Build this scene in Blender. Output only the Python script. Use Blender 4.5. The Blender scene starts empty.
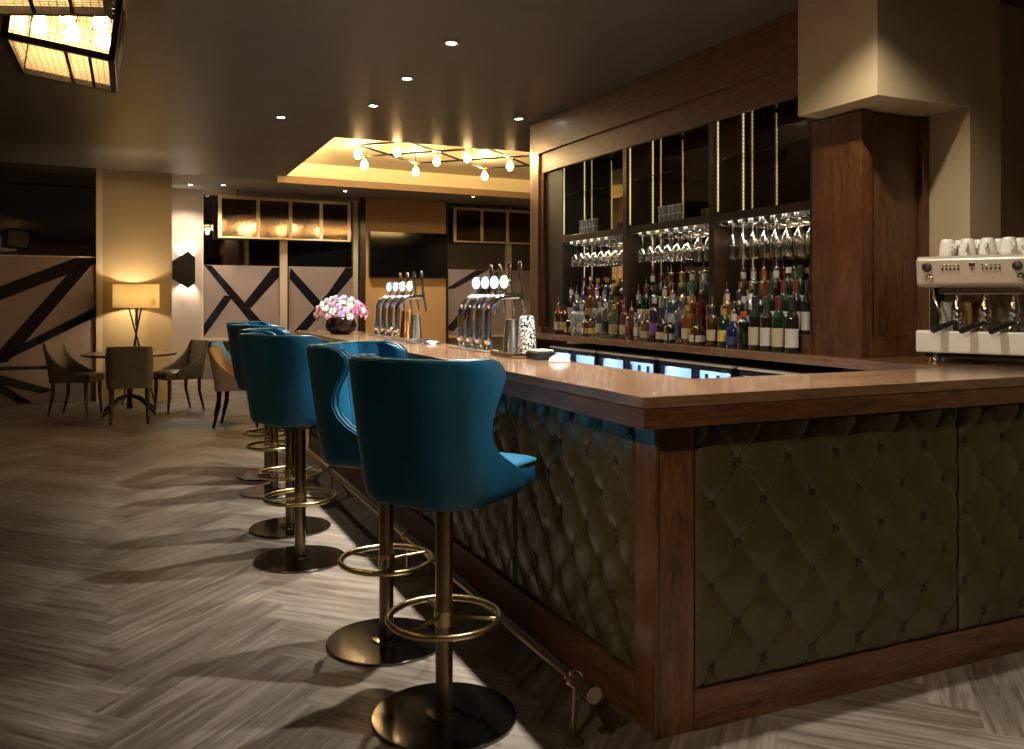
import bpy, bmesh, math, random
from mathutils import Vector, Matrix
random.seed(7)
PI = math.pi
S = bpy.context.scene
COL = S.collection
TH = math.atan2(380.5, 860.0)      # heading of the camera from +Y toward +X
EYE = 1.39

# ------------------------------------------------------------------ materials
MATS = {}
def newmat(name):
    m = bpy.data.materials.new(name); m.use_nodes = True
    nt = m.node_tree; b = nt.nodes['Principled BSDF']
    MATS[name] = m
    return m, nt, b
def setp(b, **k):
    for a, v in k.items():
        a = a.replace('_', ' ')
        if a in b.inputs: b.inputs[a].default_value = v
def c4(c): return (c[0], c[1], c[2], 1.0)
def plain(name, col, rough=.5, metal=0., bump=0., bscale=60., var=0., **k):
    m, nt, b = newmat(name)
    setp(b, Roughness=rough, Metallic=metal, **k)
    b.inputs['Base Color'].default_value = c4(col)
    tc = nt.nodes.new('ShaderNodeTexCoord')
    n = nt.nodes.new('ShaderNodeTexNoise'); n.inputs['Scale'].default_value = bscale; n.inputs['Detail'].default_value = 5
    nt.links.new(tc.outputs['Object'], n.inputs['Vector'])
    if var:
        r = nt.nodes.new('ShaderNodeValToRGB')
        r.color_ramp.elements[0].position = .3; r.color_ramp.elements[1].position = .7
        r.color_ramp.elements[0].color = c4([v*(1-var) for v in col]); r.color_ramp.elements[1].color = c4([min(1, v*(1+var)) for v in col])
        nt.links.new(n.outputs['Fac'], r.inputs['Fac']); nt.links.new(r.outputs['Color'], b.inputs['Base Color'])
    if bump:
        bp = nt.nodes.new('ShaderNodeBump'); bp.inputs['Strength'].default_value = bump; bp.inputs['Distance'].default_value = .01
        nt.links.new(n.outputs['Fac'], bp.inputs['Height']); nt.links.new(bp.outputs['Normal'], b.inputs['Normal'])
    return m
def glow(name, col, strength):
    m, nt, b = newmat(name)
    b.inputs['Base Color'].default_value = c4(col)
    b.inputs['Emission Color'].default_value = c4(col); b.inputs['Emission Strength'].default_value = strength
    return m
def wood(name, dark, light, stretch, rough=.35, scale=1., coat=.0, uv=False, bump=.15):
    m, nt, b = newmat(name)
    tc = nt.nodes.new('ShaderNodeTexCoord'); mp = nt.nodes.new('ShaderNodeMapping')
    mp.inputs['Scale'].default_value = stretch
    nt.links.new(tc.outputs['UV' if uv else 'Object'], mp.inputs['Vector'])
    n1 = nt.nodes.new('ShaderNodeTexNoise'); n1.inputs['Scale'].default_value = 3*scale; n1.inputs['Detail'].default_value = 8; n1.inputs['Roughness'].default_value = .65
    n1.inputs['Distortion'].default_value = .9
    n2 = nt.nodes.new('ShaderNodeTexNoise'); n2.inputs['Scale'].default_value = 14*scale; n2.inputs['Detail'].default_value = 6
    nt.links.new(mp.outputs['Vector'], n1.inputs['Vector']); nt.links.new(mp.outputs['Vector'], n2.inputs['Vector'])
    mx = nt.nodes.new('ShaderNodeMix'); mx.data_type = 'FLOAT'; mx.inputs[0].default_value = .38
    nt.links.new(n1.outputs['Fac'], mx.inputs[2]); nt.links.new(n2.outputs['Fac'], mx.inputs[3])
    r = nt.nodes.new('ShaderNodeValToRGB')
    r.color_ramp.elements[0].position = .34; r.color_ramp.elements[1].position = .66
    r.color_ramp.elements[0].color = c4(dark); r.color_ramp.elements[1].color = c4(light)
    nt.links.new(mx.outputs[0], r.inputs['Fac']); nt.links.new(r.outputs['Color'], b.inputs['Base Color'])
    setp(b, Roughness=rough, Coat_Weight=coat, Coat_Roughness=.12)
    bp = nt.nodes.new('ShaderNodeBump'); bp.inputs['Strength'].default_value = bump; bp.inputs['Distance'].default_value = .004
    nt.links.new(mx.outputs[0], bp.inputs['Height']); nt.links.new(bp.outputs['Normal'], b.inputs['Normal'])
    return m
def leather(name, col, rough=.38, scale=220., bump=.12, wr=0.):
    m, nt, b = newmat(name)
    setp(b, Roughness=rough)
    tc = nt.nodes.new('ShaderNodeTexCoord')
    n = nt.nodes.new('ShaderNodeTexNoise'); n.inputs['Scale'].default_value = 6; n.inputs['Detail'].default_value = 4
    v = nt.nodes.new('ShaderNodeTexVoronoi'); v.inputs['Scale'].default_value = scale
    nt.links.new(tc.outputs['Object'], n.inputs['Vector']); nt.links.new(tc.outputs['Object'], v.inputs['Vector'])
    r = nt.nodes.new('ShaderNodeValToRGB')
    r.color_ramp.elements[0].position = .3; r.color_ramp.elements[1].position = .7
    r.color_ramp.elements[0].color = c4([x*.8 for x in col]); r.color_ramp.elements[1].color = c4([min(1, x*1.15) for x in col])
    nt.links.new(n.outputs['Fac'], r.inputs['Fac']); nt.links.new(r.outputs['Color'], b.inputs['Base Color'])
    bp = nt.nodes.new('ShaderNodeBump'); bp.inputs['Strength'].default_value = bump; bp.inputs['Distance'].default_value = .002
    nt.links.new(v.outputs['Distance'], bp.inputs['Height'])
    if wr:
        w = nt.nodes.new('ShaderNodeTexNoise'); w.inputs['Scale'].default_value = 22; w.inputs['Detail'].default_value = 5; w.inputs['Distortion'].default_value = 1.2
        nt.links.new(tc.outputs['Object'], w.inputs['Vector'])
        b2 = nt.nodes.new('ShaderNodeBump'); b2.inputs['Strength'].default_value = wr; b2.inputs['Distance'].default_value = .01
        nt.links.new(w.outputs['Fac'], b2.inputs['Height']); nt.links.new(bp.outputs['Normal'], b2.inputs['Normal'])
        bp = b2
    nt.links.new(bp.outputs['Normal'], b.inputs['Normal'])
    return m

WAL_D, WAL_L = (.028, .010, .004), (.16, .064, .023)
W_X = wood('walnut_grain_across', WAL_D, WAL_L, (1.2, 9, 9), .3, coat=.35)
W_Y = wood('walnut_grain_deep', WAL_D, WAL_L, (9, 1.2, 9), .4, coat=.08)
W_Z = wood('walnut_grain_upright', WAL_D, WAL_L, (9, 9, 1.2), .32, coat=.3)
TOP = wood('worktop_oak', (.085, .042, .021), (.23, .130, .072), (7, 1.0, 7), .2, coat=.5)
TOPX = wood('worktop_oak_across', (.085, .042, .021), (.23, .130, .072), (1.0, 7, 7), .2, coat=.5)
W_DARK = wood('dark_stained_wood', (.012, .006, .003), (.035, .017, .009), (9, 9, 1.2), .3, coat=.3)
DARKW2 = plain('near_black_panel', (.010, .007, .004), .5)
TABLEW = wood('table_wood', (.06, .025, .012), (.16, .08, .04), (1, 7, 7), .3)
LEGW = wood('chair_leg_wood', (.05, .028, .014), (.12, .07, .035), (9, 9, 1), .4)
TEAL = leather('teal_leather', (.008, .092, .178), .36, wr=.06)
TEAL_D = plain('teal_piping', (.006, .07, .10), .4)
OLIVE = leather('olive_leather', (.052, .043, .016), .21, scale=150, wr=.22)
OLIVE_B = leather('olive_button_leather', (.022, .018, .009), .3)
BROWN_L = leather('brown_grey_leather', (.13, .105, .08), .36)
BEIGE_F = plain('beige_fabric', (.42, .30, .20), .9, bump=.3, bscale=200)
ORANGE_F = plain('orange_fabric', (.5, .16, .06), .85, bump=.3, bscale=200)
BLUE_F = plain('pale_blue_fabric', (.10, .38, .72), .8, bump=.2, bscale=200)
BRASS = plain('brass', (.56, .42, .20), .24, 1.)
BRASS_D = plain('aged_brass', (.27, .20, .115), .28, 1.)
CHROME = plain('chrome', (.86, .85, .82), .08, 1.)
STEEL = plain('brushed_steel', (.55, .54, .52), .25, 1., bump=.05, bscale=300)
GUN = plain('smoked_steel', (.17, .155, .15), .13, 1.)
BLACKM = plain('black_metal', (.018, .015, .012), .4, .6)
BLACK = plain('black_plastic', (.012, .012, .013), .35)
DARKBK = plain('dark_backing_board', (.012, .010, .008), .7)  # near-black colour for carcass, slab and backing boards
COPPER = plain('copper', (.9, .48, .22), .2, 1.)
CEIL = plain('dark_ceiling_paint', (.092, .076, .056), .42, bump=.05, bscale=3, var=.08)
CEIL2 = plain('grey_ceiling_paint', (.22, .20, .175), .6)
COFF = plain('coffer_cream_paint', (.80, .67, .42), .55)
COFB = plain('coffer_trim_brown', (.28, .17, .08), .5)
PLAST = plain('olive_beige_plaster', (.40, .31, .185), .75, bump=.1, bscale=90, var=.04)
PLGREY = plain('warm_grey_plaster', (.42, .35, .29), .75, bump=.08, bscale=90)
PLORG = plain('ochre_wall_covering', (.58, .34, .14), .7, bump=.2, bscale=120)
GREYP = plain('grey_fluted_panel', (.20, .17, .15), .6)
SKIRT = plain('pale_skirting', (.42, .38, .32), .5)
FRAMEC = plain('cream_window_frame', (.60, .48, .34), .4)
FRAMEG = plain('pale_gold_frame', (.75, .58, .36), .35, .4)
FILM = plain('frosted_window_film', (.30, .23, .215), .45)
CERAM2 = plain('greyish_white_ceramic', (.38, .37, .35), .3)
CERAM = plain('white_ceramic', (.75, .73, .69), .18)
MACH = plain('machine_cream_metal', (.62, .54, .46), .3, .35)
CHR2 = plain('polished_back_panel', (.7, .62, .5), .1, 1.)
LENS_W = glow('badge_lens_white', (.60, .72, 1.), 1.7)
LENS_G = glow('badge_lens_green', (.55, .85, .35), 1.5)
LENS_B = glow('badge_lens_blue', (.20, .30, 1.), 2.2)
BULB = glow('warm_bulb_glass', (1., .62, .26), 26.)
LED = glow('warm_led_strip', (1., .78, .32), .75)
def seg_led():
    m, nt, b = newmat('segmented_led_strip')
    tc = nt.nodes.new('ShaderNodeTexCoord'); w = nt.nodes.new('ShaderNodeTexWave'); w.bands_direction = 'Z'; w.inputs['Scale'].default_value = 12
    nt.links.new(tc.outputs['Object'], w.inputs['Vector'])
    r = nt.nodes.new('ShaderNodeMapRange'); r.inputs[3].default_value = .12; r.inputs[4].default_value = .5
    nt.links.new(w.outputs['Fac'], r.inputs[0]); nt.links.new(r.outputs[0], b.inputs['Emission Strength'])
    b.inputs['Base Color'].default_value = (.8, .7, .4, 1); b.inputs['Emission Color'].default_value = (1., .80, .36, 1)
    return m
LED = seg_led()
COVE = glow('cove_led_strip', (1., .78, .42), 120.)
DLG = glow('downlight_lens', (1., .94, .82), 30.)
FRIDGE = glow('cooler_lit_back', (.42, .55, 1.), 1.5)
FRIDGEW = glow('cooler_blue_lamp', (.50, .62, 1.), 7.)
LINER = plain('cooler_white_liner', (.62, .68, .85), .4)
SHADE = plain('lamp_shade_linen', (.80, .62, .26), .9, bump=.3, bscale=250)
setp(SHADE.node_tree.nodes['Principled BSDF'], Subsurface_Weight=0.)
def translucent(name, col):
    m, nt, b = newmat(name)
    out = nt.nodes['Material Output']
    t = nt.nodes.new('ShaderNodeBsdfTranslucent'); t.inputs['Color'].default_value = c4(col)
    d = nt.nodes.new('ShaderNodeBsdfDiffuse'); d.inputs['Color'].default_value = c4(col)
    w = nt.nodes.new('ShaderNodeTexWave'); w.inputs['Scale'].default_value = 60; w.bands_direction = 'Z'
    tc = nt.nodes.new('ShaderNodeTexCoord'); nt.links.new(tc.outputs['Object'], w.inputs['Vector'])
    bp = nt.nodes.new('ShaderNodeBump'); bp.inputs['Strength'].default_value = .2; bp.inputs['Distance'].default_value = .002
    nt.links.new(w.outputs['Fac'], bp.inputs['Height']); nt.links.new(bp.outputs['Normal'], d.inputs['Normal'])
    x = nt.nodes.new('ShaderNodeMixShader'); x.inputs[0].default_value = .13
    nt.links.new(d.outputs[0], x.inputs[1]); nt.links.new(t.outputs[0], x.inputs[2]); nt.links.new(x.outputs[0], out.inputs['Surface'])
    return m
SHADE = translucent('lamp_shade_cloth', (.70, .52, .22))
def thin_glass(name, tint=(1, 1, 1), ior=1.5, rough=0., base=.0):
    # flat or thin glass: see-through plus a Fresnel reflection
    m, nt, b = newmat(name)
    out = nt.nodes['Material Output']
    t = nt.nodes.new('ShaderNodeBsdfTransparent'); t.inputs['Color'].default_value = c4(tint)
    g = nt.nodes.new('ShaderNodeBsdfGlossy'); g.inputs['Roughness'].default_value = rough
    lw = nt.nodes.new('ShaderNodeLayerWeight'); lw.inputs['Blend'].default_value = .5
    f = nt.nodes.new('ShaderNodeMath'); f.operation = 'POWER'; f.inputs[1].default_value = 4.0
    nt.links.new(lw.outputs['Facing'], f.inputs[0])
    base += ((ior-1)/(ior+1))**2*1.6
    a = nt.nodes.new('ShaderNodeMath'); a.operation = 'ADD'; a.inputs[1].default_value = base; a.use_clamp = True
    x = nt.nodes.new('ShaderNodeMixShader')
    nt.links.new(f.outputs[0], a.inputs[0]); nt.links.new(a.outputs[0], x.inputs[0])
    nt.links.new(t.outputs[0], x.inputs[1]); nt.links.new(g.outputs[0], x.inputs[2]); nt.links.new(x.outputs[0], out.inputs['Surface'])
    return m
PANE = thin_glass('night_window_glass', (.45, .45, .5), 1.7, .0, .05)
STEM = thin_glass('stemware_glass', (.86, .88, .86), 1.6, .05, .24)
SHELFG = thin_glass('shelf_glass', (.75, .85, .8), 1.5, 0, .05)
MIRROR = plain('bronze_mirror', (.50, .44, .36), .03, 1.)
NIGHT = plain('night_backdrop_wall', (.01, .01, .016), .8)
DIMGL = plain('dark_mesh_glass', (.05, .035, .025), .12, bump=.15, bscale=8)
def floor_mat():
    m, nt, b = newmat('limed_herringbone_oak')
    uv = nt.nodes.new('ShaderNodeUVMap'); uv.uv_map = 'plank'
    at = nt.nodes.new('ShaderNodeAttribute'); at.attribute_name = 'tone'
    mp = nt.nodes.new('ShaderNodeMapping'); mp.inputs['Scale'].default_value = (1.3, 22, 1)
    nt.links.new(uv.outputs[0], mp.inputs['Vector'])
    n1 = nt.nodes.new('ShaderNodeTexNoise'); n1.inputs['Scale'].default_value = 1.6; n1.inputs['Detail'].default_value = 9; n1.inputs['Roughness'].default_value = .62; n1.inputs['Distortion'].default_value = .6
    nt.links.new(mp.outputs['Vector'], n1.inputs['Vector'])
    ad = nt.nodes.new('ShaderNodeMath'); ad.operation = 'MULTIPLY_ADD'; ad.inputs[1].default_value = .17; ad.inputs[2].default_value = -.085
    nt.links.new(at.outputs['Fac'], ad.inputs[0])
    a2 = nt.nodes.new('ShaderNodeMath'); a2.operation = 'ADD'
    nt.links.new(n1.outputs['Fac'], a2.inputs[0]); nt.links.new(ad.outputs[0], a2.inputs[1])
    r = nt.nodes.new('ShaderNodeValToRGB')
    e = r.color_ramp.elements
    e[0].position = .3; e[0].color = (.058, .042, .028, 1)
    e[1].position = .76; e[1].color = (.28, .242, .195, 1)
    k = e.new(.5); k.color = (.135, .108, .081, 1)
    nt.links.new(a2.outputs[0], r.inputs['Fac']); nt.links.new(r.outputs['Color'], b.inputs['Base Color'])
    bp = nt.nodes.new('ShaderNodeBump'); bp.inputs['Strength'].default_value = .3; bp.inputs['Distance'].default_value = .003
    nt.links.new(n1.outputs['Fac'], bp.inputs['Height']); nt.links.new(bp.outputs['Normal'], b.inputs['Normal'])
    setp(b, Roughness=.42)
    return m
FLOORM = floor_mat()

# ------------------------------------------------------------------ mesh helper
class MB:
    def __init__(s): s.v = []; s.f = []; s.sm = []
    def add(s, vs, fs, smooth=False):
        o = len(s.v); s.v += [tuple(v) for v in vs]
        for f in fs: s.f.append([o+i for i in f]); s.sm.append(smooth)
        return s
    def box(s, a, b, M=None):
        x0, y0, z0 = a; x1, y1, z1 = b
        vs = [Vector(p) for p in ((x0,y0,z0),(x1,y0,z0),(x1,y1,z0),(x0,y1,z0),(x0,y0,z1),(x1,y0,z1),(x1,y1,z1),(x0,y1,z1))]
        if M: vs = [M @ v for v in vs]
        return s.add(vs, [(3,2,1,0),(4,5,6,7),(0,1,5,4),(1,2,6,5),(2,3,7,6),(3,0,4,7)])
    def prism(s, poly, z0, z1):
        n = len(poly)
        vs = [(x, y, z0) for x, y in poly] + [(x, y, z1) for x, y in poly]
        fs = [tuple(range(n))[::-1], tuple(range(n, 2*n))] + [(i, (i+1) % n, n+(i+1) % n, n+i) for i in range(n)]
        return s.add(vs, fs)
    def lathe(s, prof, n=20, c=(0, 0, 0), cap=True, M=None, sq=0., a0=0., a1=2*PI):
        full = abs(a1-a0-2*PI) < 1e-6
        vs = []; cols = n if full else n+1
        for r, z in prof:
            for i in range(cols):
                a = a0+(a1-a0)*i/n
                rr = r
                if sq:
                    ca, sa = abs(math.cos(a)), abs(math.sin(a)); p = 2+sq
                    rr = r/((ca**p+sa**p)**(1/p)) if r > .02 else r
                v = Vector((c[0]+rr*math.cos(a), c[1]+rr*math.sin(a), c[2]+z))
                vs.append(M @ v if M else v)
        fs = []
        for j in range(len(prof)-1):
            for i in range(n):
                k = (i+1) % cols if full else i+1
                fs.append((j*cols+i, j*cols+k, (j+1)*cols+k, (j+1)*cols+i))
        if cap and full:
            if prof[0][0] > 1e-5: fs.append(tuple(range(cols))[::-1])
            if prof[-1][0] > 1e-5: fs.append(tuple((len(prof)-1)*cols+i for i in range(cols)))
        return s.add(vs, fs, True)
    def cyl(s, p, q, r, n=14, r2=None):
        p, q = Vector(p), Vector(q); d = q-p
        M = Matrix.Translation(p) @ d.to_track_quat('Z', 'Y').to_matrix().to_4x4()
        r2 = r if r2 is None else r2
        return s.lathe([(r, 0), (r2, d.length)], n, M=M)
    def tube(s, pts, r, n=10, closed=False, rs=None):
        pts = [Vector(p) for p in pts]; m = len(pts); vs = []
        up = None
        for i, p in enumerate(pts):
            a = pts[i-1] if (i or closed) else p; b = pts[(i+1) % m] if (i < m-1 or closed) else p
            t = (b-a).normalized()
            if up is None:
                up = Vector((0, 0, 1)) if abs(t.z) < .9 else Vector((1, 0, 0))
            x = up.cross(t)
            if x.length < 1e-6: x = Vector((1, 0, 0)).cross(t)
            x.normalize(); y = t.cross(x); up = y
            rr = rs[i] if rs else r
            for k in range(n):
                g = 2*PI*k/n; vs.append(p+x*math.cos(g)*rr+y*math.sin(g)*rr)
        fs = []
        for i in range(m if closed else m-1):
            for k in range(n):
                a, b = i*n, ((i+1) % m)*n
                fs.append((a+k, a+(k+1) % n, b+(k+1) % n, b+k))
        if not closed: fs += [tuple(range(n))[::-1], tuple((m-1)*n+k for k in range(n))]
        return s.add(vs, fs, True)
    def ball(s, c, r, n=12, m=8, sz=1.):
        prof = [(r*math.sin(PI*j/m), -r*sz*math.cos(PI*j/m)) for j in range(m+1)]
        return s.lathe(prof, n, c, cap=False)
    def build(s, name, mat, parent=None, bevel=0., seg=2, loc=None, subd=0, flat=False):
        me = bpy.data.meshes.new(name); me.from_pydata(s.v, [], s.f)
        me.polygons.foreach_set('use_smooth', [x and not flat for x in s.sm])
        me.materials.append(mat)
        bm = bmesh.new(); bm.from_mesh(me); bmesh.ops.remove_doubles(bm, verts=bm.verts, dist=1e-6)
        bmesh.ops.recalc_face_normals(bm, faces=bm.faces)
        for e in bm.edges:
            if len(e.link_faces) == 2 and e.calc_face_angle(0) > .7: e.smooth = False
        bm.to_mesh(me); bm.free()
        o = bpy.data.objects.new(name, me); COL.objects.link(o)
        if parent: o.parent = parent
        if loc: o.location = loc
        if bevel:
            md = o.modifiers.new('bevel', 'BEVEL'); md.width = bevel; md.segments = seg; md.limit_method = 'ANGLE'; md.angle_limit = .7
        if subd:
            md = o.modifiers.new('subd', 'SUBSURF'); md.levels = subd; md.render_levels = subd
        return o
def empty(name, loc=(0, 0, 0), rz=0.):
    o = bpy.data.objects.new(name, None); COL.objects.link(o); o.location = loc; o.rotation_euler = (0, 0, rz); o.empty_display_size = .1
    return o
def tag(o, label, cat, group=None, kind=None):
    o['label'] = label; o['category'] = cat
    if group: o['group'] = group
    if kind: o['kind'] = kind
    return o
def struct(o, label=None):
    o['kind'] = 'structure'
    if label: o['label'] = label
    return o
def kids(o): return [x for x in bpy.data.objects if x.parent == o]
def copy_tree(o, parent=None):
    c = o.copy(); COL.objects.link(c); c.parent = parent
    for ch in kids(o): copy_tree(ch, c)
    return c
ORD = ['first', 'second', 'third', 'fourth', 'fifth', 'sixth', 'seventh', 'eighth', 'ninth', 'tenth', 'eleventh', 'twelfth']

# ------------------------------------------------------------------ floor (herringbone planks in one surface)
def make_floor():
    n, Wd = 6, .155
    bm = bmesh.new(); uvl = bm.loops.layers.uv.new('plank'); tl = bm.faces.layers.float.new('tone_f')
    rot = Matrix.Rotation(PI/4, 2)
    X0, X1, Y0, Y1 = -5.2, 7.8, -2.2, 15.1
    def plank(x, y, horiz):
        c = [(x, y), (x+n, y), (x+n, y+1), (x, y+1)] if horiz else [(x, y), (x+1, y), (x+1, y+n), (x, y+n)]
        pts = [rot @ Vector((a*Wd, b*Wd)) + Vector((1.3, 6.4)) for a, b in c]
        cx = sum(p.x for p in pts)/4; cy = sum(p.y for p in pts)/4
        if not (X0-.6 < cx < X1+.6 and Y0-.6 < cy < Y1+.6): return
        vs = [bm.verts.new((min(max(p.x, X0), X1), min(max(p.y, Y0), Y1), 0)) for p in pts]
        try: f = bm.faces.new(vs)
        except ValueError: return
        ox, oy = random.uniform(0, 50), random.uniform(0, 50)
        uvs = [(0, 0), (n*Wd, 0), (n*Wd, Wd), (0, Wd)] if horiz else [(0, 0), (0, Wd), (n*Wd, Wd), (n*Wd, 0)]
        for l, u in zip(f.loops, uvs): l[uvl].uv = (u[0]+ox, u[1]+oy)
        f[tl] = random.random()
    R = 120
    for k in range(-R, R):
        for j in range(-14, 15):
            x = k+2*n*j
            if abs(x) < R: plank(x, k, True)
            c = k
            y = c-2*n+1+2*n*j
            if abs(y) < R: plank(c, y, False)
    me = bpy.data.meshes.new('floor'); 
    tones = [f[tl] for f in bm.faces]
    bm.normal_update()
    for f in bm.faces:
        if f.normal.z < 0: f.normal_flip()
    bm.to_mesh(me); bm.free()
    a = me.attributes.new('tone', 'FLOAT', 'FACE')
    a.data.foreach_set('value', tones[:len(me.polygons)])
    me.materials.append(FLOORM)
    o = bpy.data.objects.new('floor', me); COL.objects.link(o); struct(o)
    MB().box((-5.2, -2.2, -.12), (7.8, 15.1, -.004)).build('floor_slab', DARKBK, o)
make_floor()

# ------------------------------------------------------------------ ceiling with coffer
CZ = 2.945
def yb(x): return 11.40+.10*x         # far edge of the lower ceiling
def yc(x): return 10.95+.085*x        # far edge of the coffer
CX0, CX1, CY0 = 1.785, 6.2, 8.25
m = MB()
m.prism([(-5.2, -2.2), (7.8, -2.2), (7.8, CY0), (-5.2, CY0)], CZ, CZ+.05)
m.prism([(-5.2, CY0), (CX0, CY0), (CX0, yb(CX0)), (-5.2, yb(-5.2))], CZ, CZ+.05)
m.prism([(CX0, yc(CX0)), (CX1, yc(CX1)), (CX1, yb(CX1)), (CX0, yb(CX0))], CZ, CZ+.05)
m.prism([(CX1, CY0), (7.8, CY0), (7.8, yb(7.8)), (CX1, yb(CX1))], CZ, CZ+.05)
struct(m.build('ceiling', CEIL))
m = MB()
zc = 3.125
m.prism([(CX0-.3, CY0-.3), (CX1+.3, CY0-.3), (CX1+.3, yc(CX1)+.12), (CX0-.3, yc(CX0)+.12)], zc, zc+.05)
m.prism([(CX0-.3, yc(CX0-.3)-.004), (CX1+.3, yc(CX1+.3)-.004), (CX1+.3, yc(CX1+.3)-.001), (CX0-.3, yc(CX0-.3)-.001)], CZ+.051, zc)
m.prism([(CX0, yc(CX0)-.004), (CX1, yc(CX1)-.004), (CX1, yc(CX1)-.001), (CX0, yc(CX0)-.001)], CZ+.001, CZ+.052)
m.box((CX0-.34, CY0-.3, CZ+.051), (CX0-.3, 11.1, zc)); m.box((CX0-.3, CY0-.34, CZ+.051), (CX1+.3, CY0-.3, zc))
struct(m.build('trim_1', COFF), 'cream painted recess of the lit ceiling coffer')
m = MB().prism([(CX0-.10, yc(CX0)-.0), (CX1, yc(CX1)-.0), (CX1, yc(CX1)+.07), (CX0-.10, yc(CX0)+.07)], CZ-.085, CZ+.0)
struct(m.build('trim_2', COFB), 'brown trim along the far edge of the ceiling coffer')
# cove LED strips on the ledge of the recess
t = tag(empty('cove_light', (0, 0, 0)), 'glowing warm strip light hidden round the ceiling coffer recess', 'light')
MB().box((CX0-.2, CY0-.05, CZ+.051), (CX0-.17, 10.9, CZ+.065)).build('led_strip', COVE, t)
MB().box((CX0, CY0-.2, CZ+.051), (CX1, CY0-.17, CZ+.065)).build('led_strip', COVE, t)
# raised ceiling strip in front of the windows
m = MB().prism([(-5.2, yb(-5.2)+.001), (7.8, yb(7.8)+.001), (7.8, 15.1), (-5.2, 15.1)], 3.13, 3.2)
m.prism([(-5.2, yb(-5.2)), (7.8, yb(7.8)), (7.8, yb(7.8)+.04), (-5.2, yb(-5.2)+.04)], CZ+.051, 3.13)
struct(m.build('ceiling_raised', CEIL2))

# ------------------------------------------------------------------ walls
def yw(x): return 14.40+.075*x
def yl(x): return 12.45+.12*x
def slab(f, x0, x1, z0, z1, d0, d1, m=None):
    m = m or MB()
    return m.prism([(x0, f(x0)+d0), (x1, f(x1)+d0), (x1, f(x1)+d1), (x0, f(x0)+d1)], z0, z1)
H3 = 3.13
# lamp column wall (projects towards the room)
o = struct(slab(yl, -.345, .50, 0, H3, 0, .10).build('wall_lamp_column', PLAST))
MB().box((.44, yl(.5)+.09, 0), (.50, yw(.5)-.01, H3)).build('return_wall', PLAST, o)
o = struct(slab(yw, .45, 1.02, 0, H3, 0, .12).build('wall_sconce', PLGREY))
o = struct(MB().box((3.67, 14.60, 0), (5.18, 14.95, H3)).build('wall_television', PLORG))
MB().box((3.60, 14.58, 0), (3.69, 14.95, H3)).build('edge_trim', W_DARK, o)
MB().box((5.16, 14.58, 0), (5.20, 14.95, H3)).build('edge_trim', W_DARK, o)
struct(MB().box((-5.3, -2.3, 0), (-5.2, 15.1, H3)).build('wall_left', PLGREY))
struct(MB().box((-5.2, -2.3, 0), (7.8, -2.2, H3)).build('wall_behind', PLGREY))
struct(MB().box((4.4, -2.2, 0), (4.5, 3.9, H3)).build('wall_right', PLAST))
struct(MB().box((7.7, 3.9, 0), (7.8, 15.1, H3)).build('wall_far_right', PLGREY))
struct(slab(yw, -5.2, 7.8, 0, H3, .45, .5).build('wall_outside', NIGHT), 'dark night outside beyond the windows')
# fluted low wall under the first window
m = slab(yw, 1.02, 3.60, .56, .73, -.02, .12)
struct(m.build('wall_window_grille', W_DARK))
m = MB(); k = 0; x = 1.02
while x < 3.6:
    slab(yw, x, x+.035, 0, .56, 0, .1, m); slab(yw, x+.035, x+.05, 0, .56, .012, .1, m); x += .05
struct(m.build('wall_fluted', GREYP))
m = slab(yw, .50, 3.6, 0, .10, -.03, 0); struct(m.build('baseboard_far', SKIRT))
m = slab(yw, 5.2, 7.7, 0, .70, 0, .1); struct(m.build('wall_low_right', GREYP))
m = slab(yl, -5.2, -.345, 0, .06, -.04, .0); struct(m.build('baseboard_left', SKIRT))

def strips(polys, f, d, name, mat, parent):
    m = MB()
    for poly in polys:
        vs = [(x, f(x)+d, z) for x, z in poly]+[(x, f(x)+d+.002, z) for x, z in poly]
        n = len(poly)
        m.add(vs, [tuple(range(n)), tuple(range(n, 2*n))[::-1]]+[(i, (i+1) % n, n+(i+1) % n, n+i) for i in range(n)])
    return m.build(name, mat, parent)
STRP = plain('clear_strip_night_glass', (.012, .010, .014), .06, Specular_IOR_Level=.9)
# window 1 (left)
w = struct(empty('window_1'), 'tall dark window at the left with frosted film and diagonal clear strips')
slab(yl, -5.2, -.40, .04, H3, .05, .056).build('glass_pane', PANE, w)
slab(yl, -5.2, -.40, .06, 1.93, .046, .049).build('frosted_film', FILM, w)
strips([[(-3.6, .6), (-.64, 1.93), (-.41, 1.93), (-.41, 1.86), (-3.6, .42)],
        [(-.60, 1.90), (-.42, 1.90), (-1.41, .60), (-1.62, .60)],
        [(-.41, 1.30), (-.41, 1.17), (-1.62, .52), (-1.55, .66)],
        [(-3.2, .58), (-.82, .54), (-.82, .50), (-3.2, .51)],
        [(-2.6, .86), (-.9, .23), (-1.05, .20), (-2.6, .66)],
        [(-1.9, .66), (-1.14, .08), (-1.29, .08), (-2.1, .66)]], yl, .043, 'clear_stripe', STRP, w)
m = slab(yl, -.42, -.345, 0, H3, 0, .08); m2 = slab(yl, -2.2, -2.14, 0, H3, .02, .08, m); m.build('window_frame', FRAMEC, w)
slab(yl, -5.2, -.40, 1.925, 1.94, .04, .05).build('film_edge', FRAMEC, w)
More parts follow.
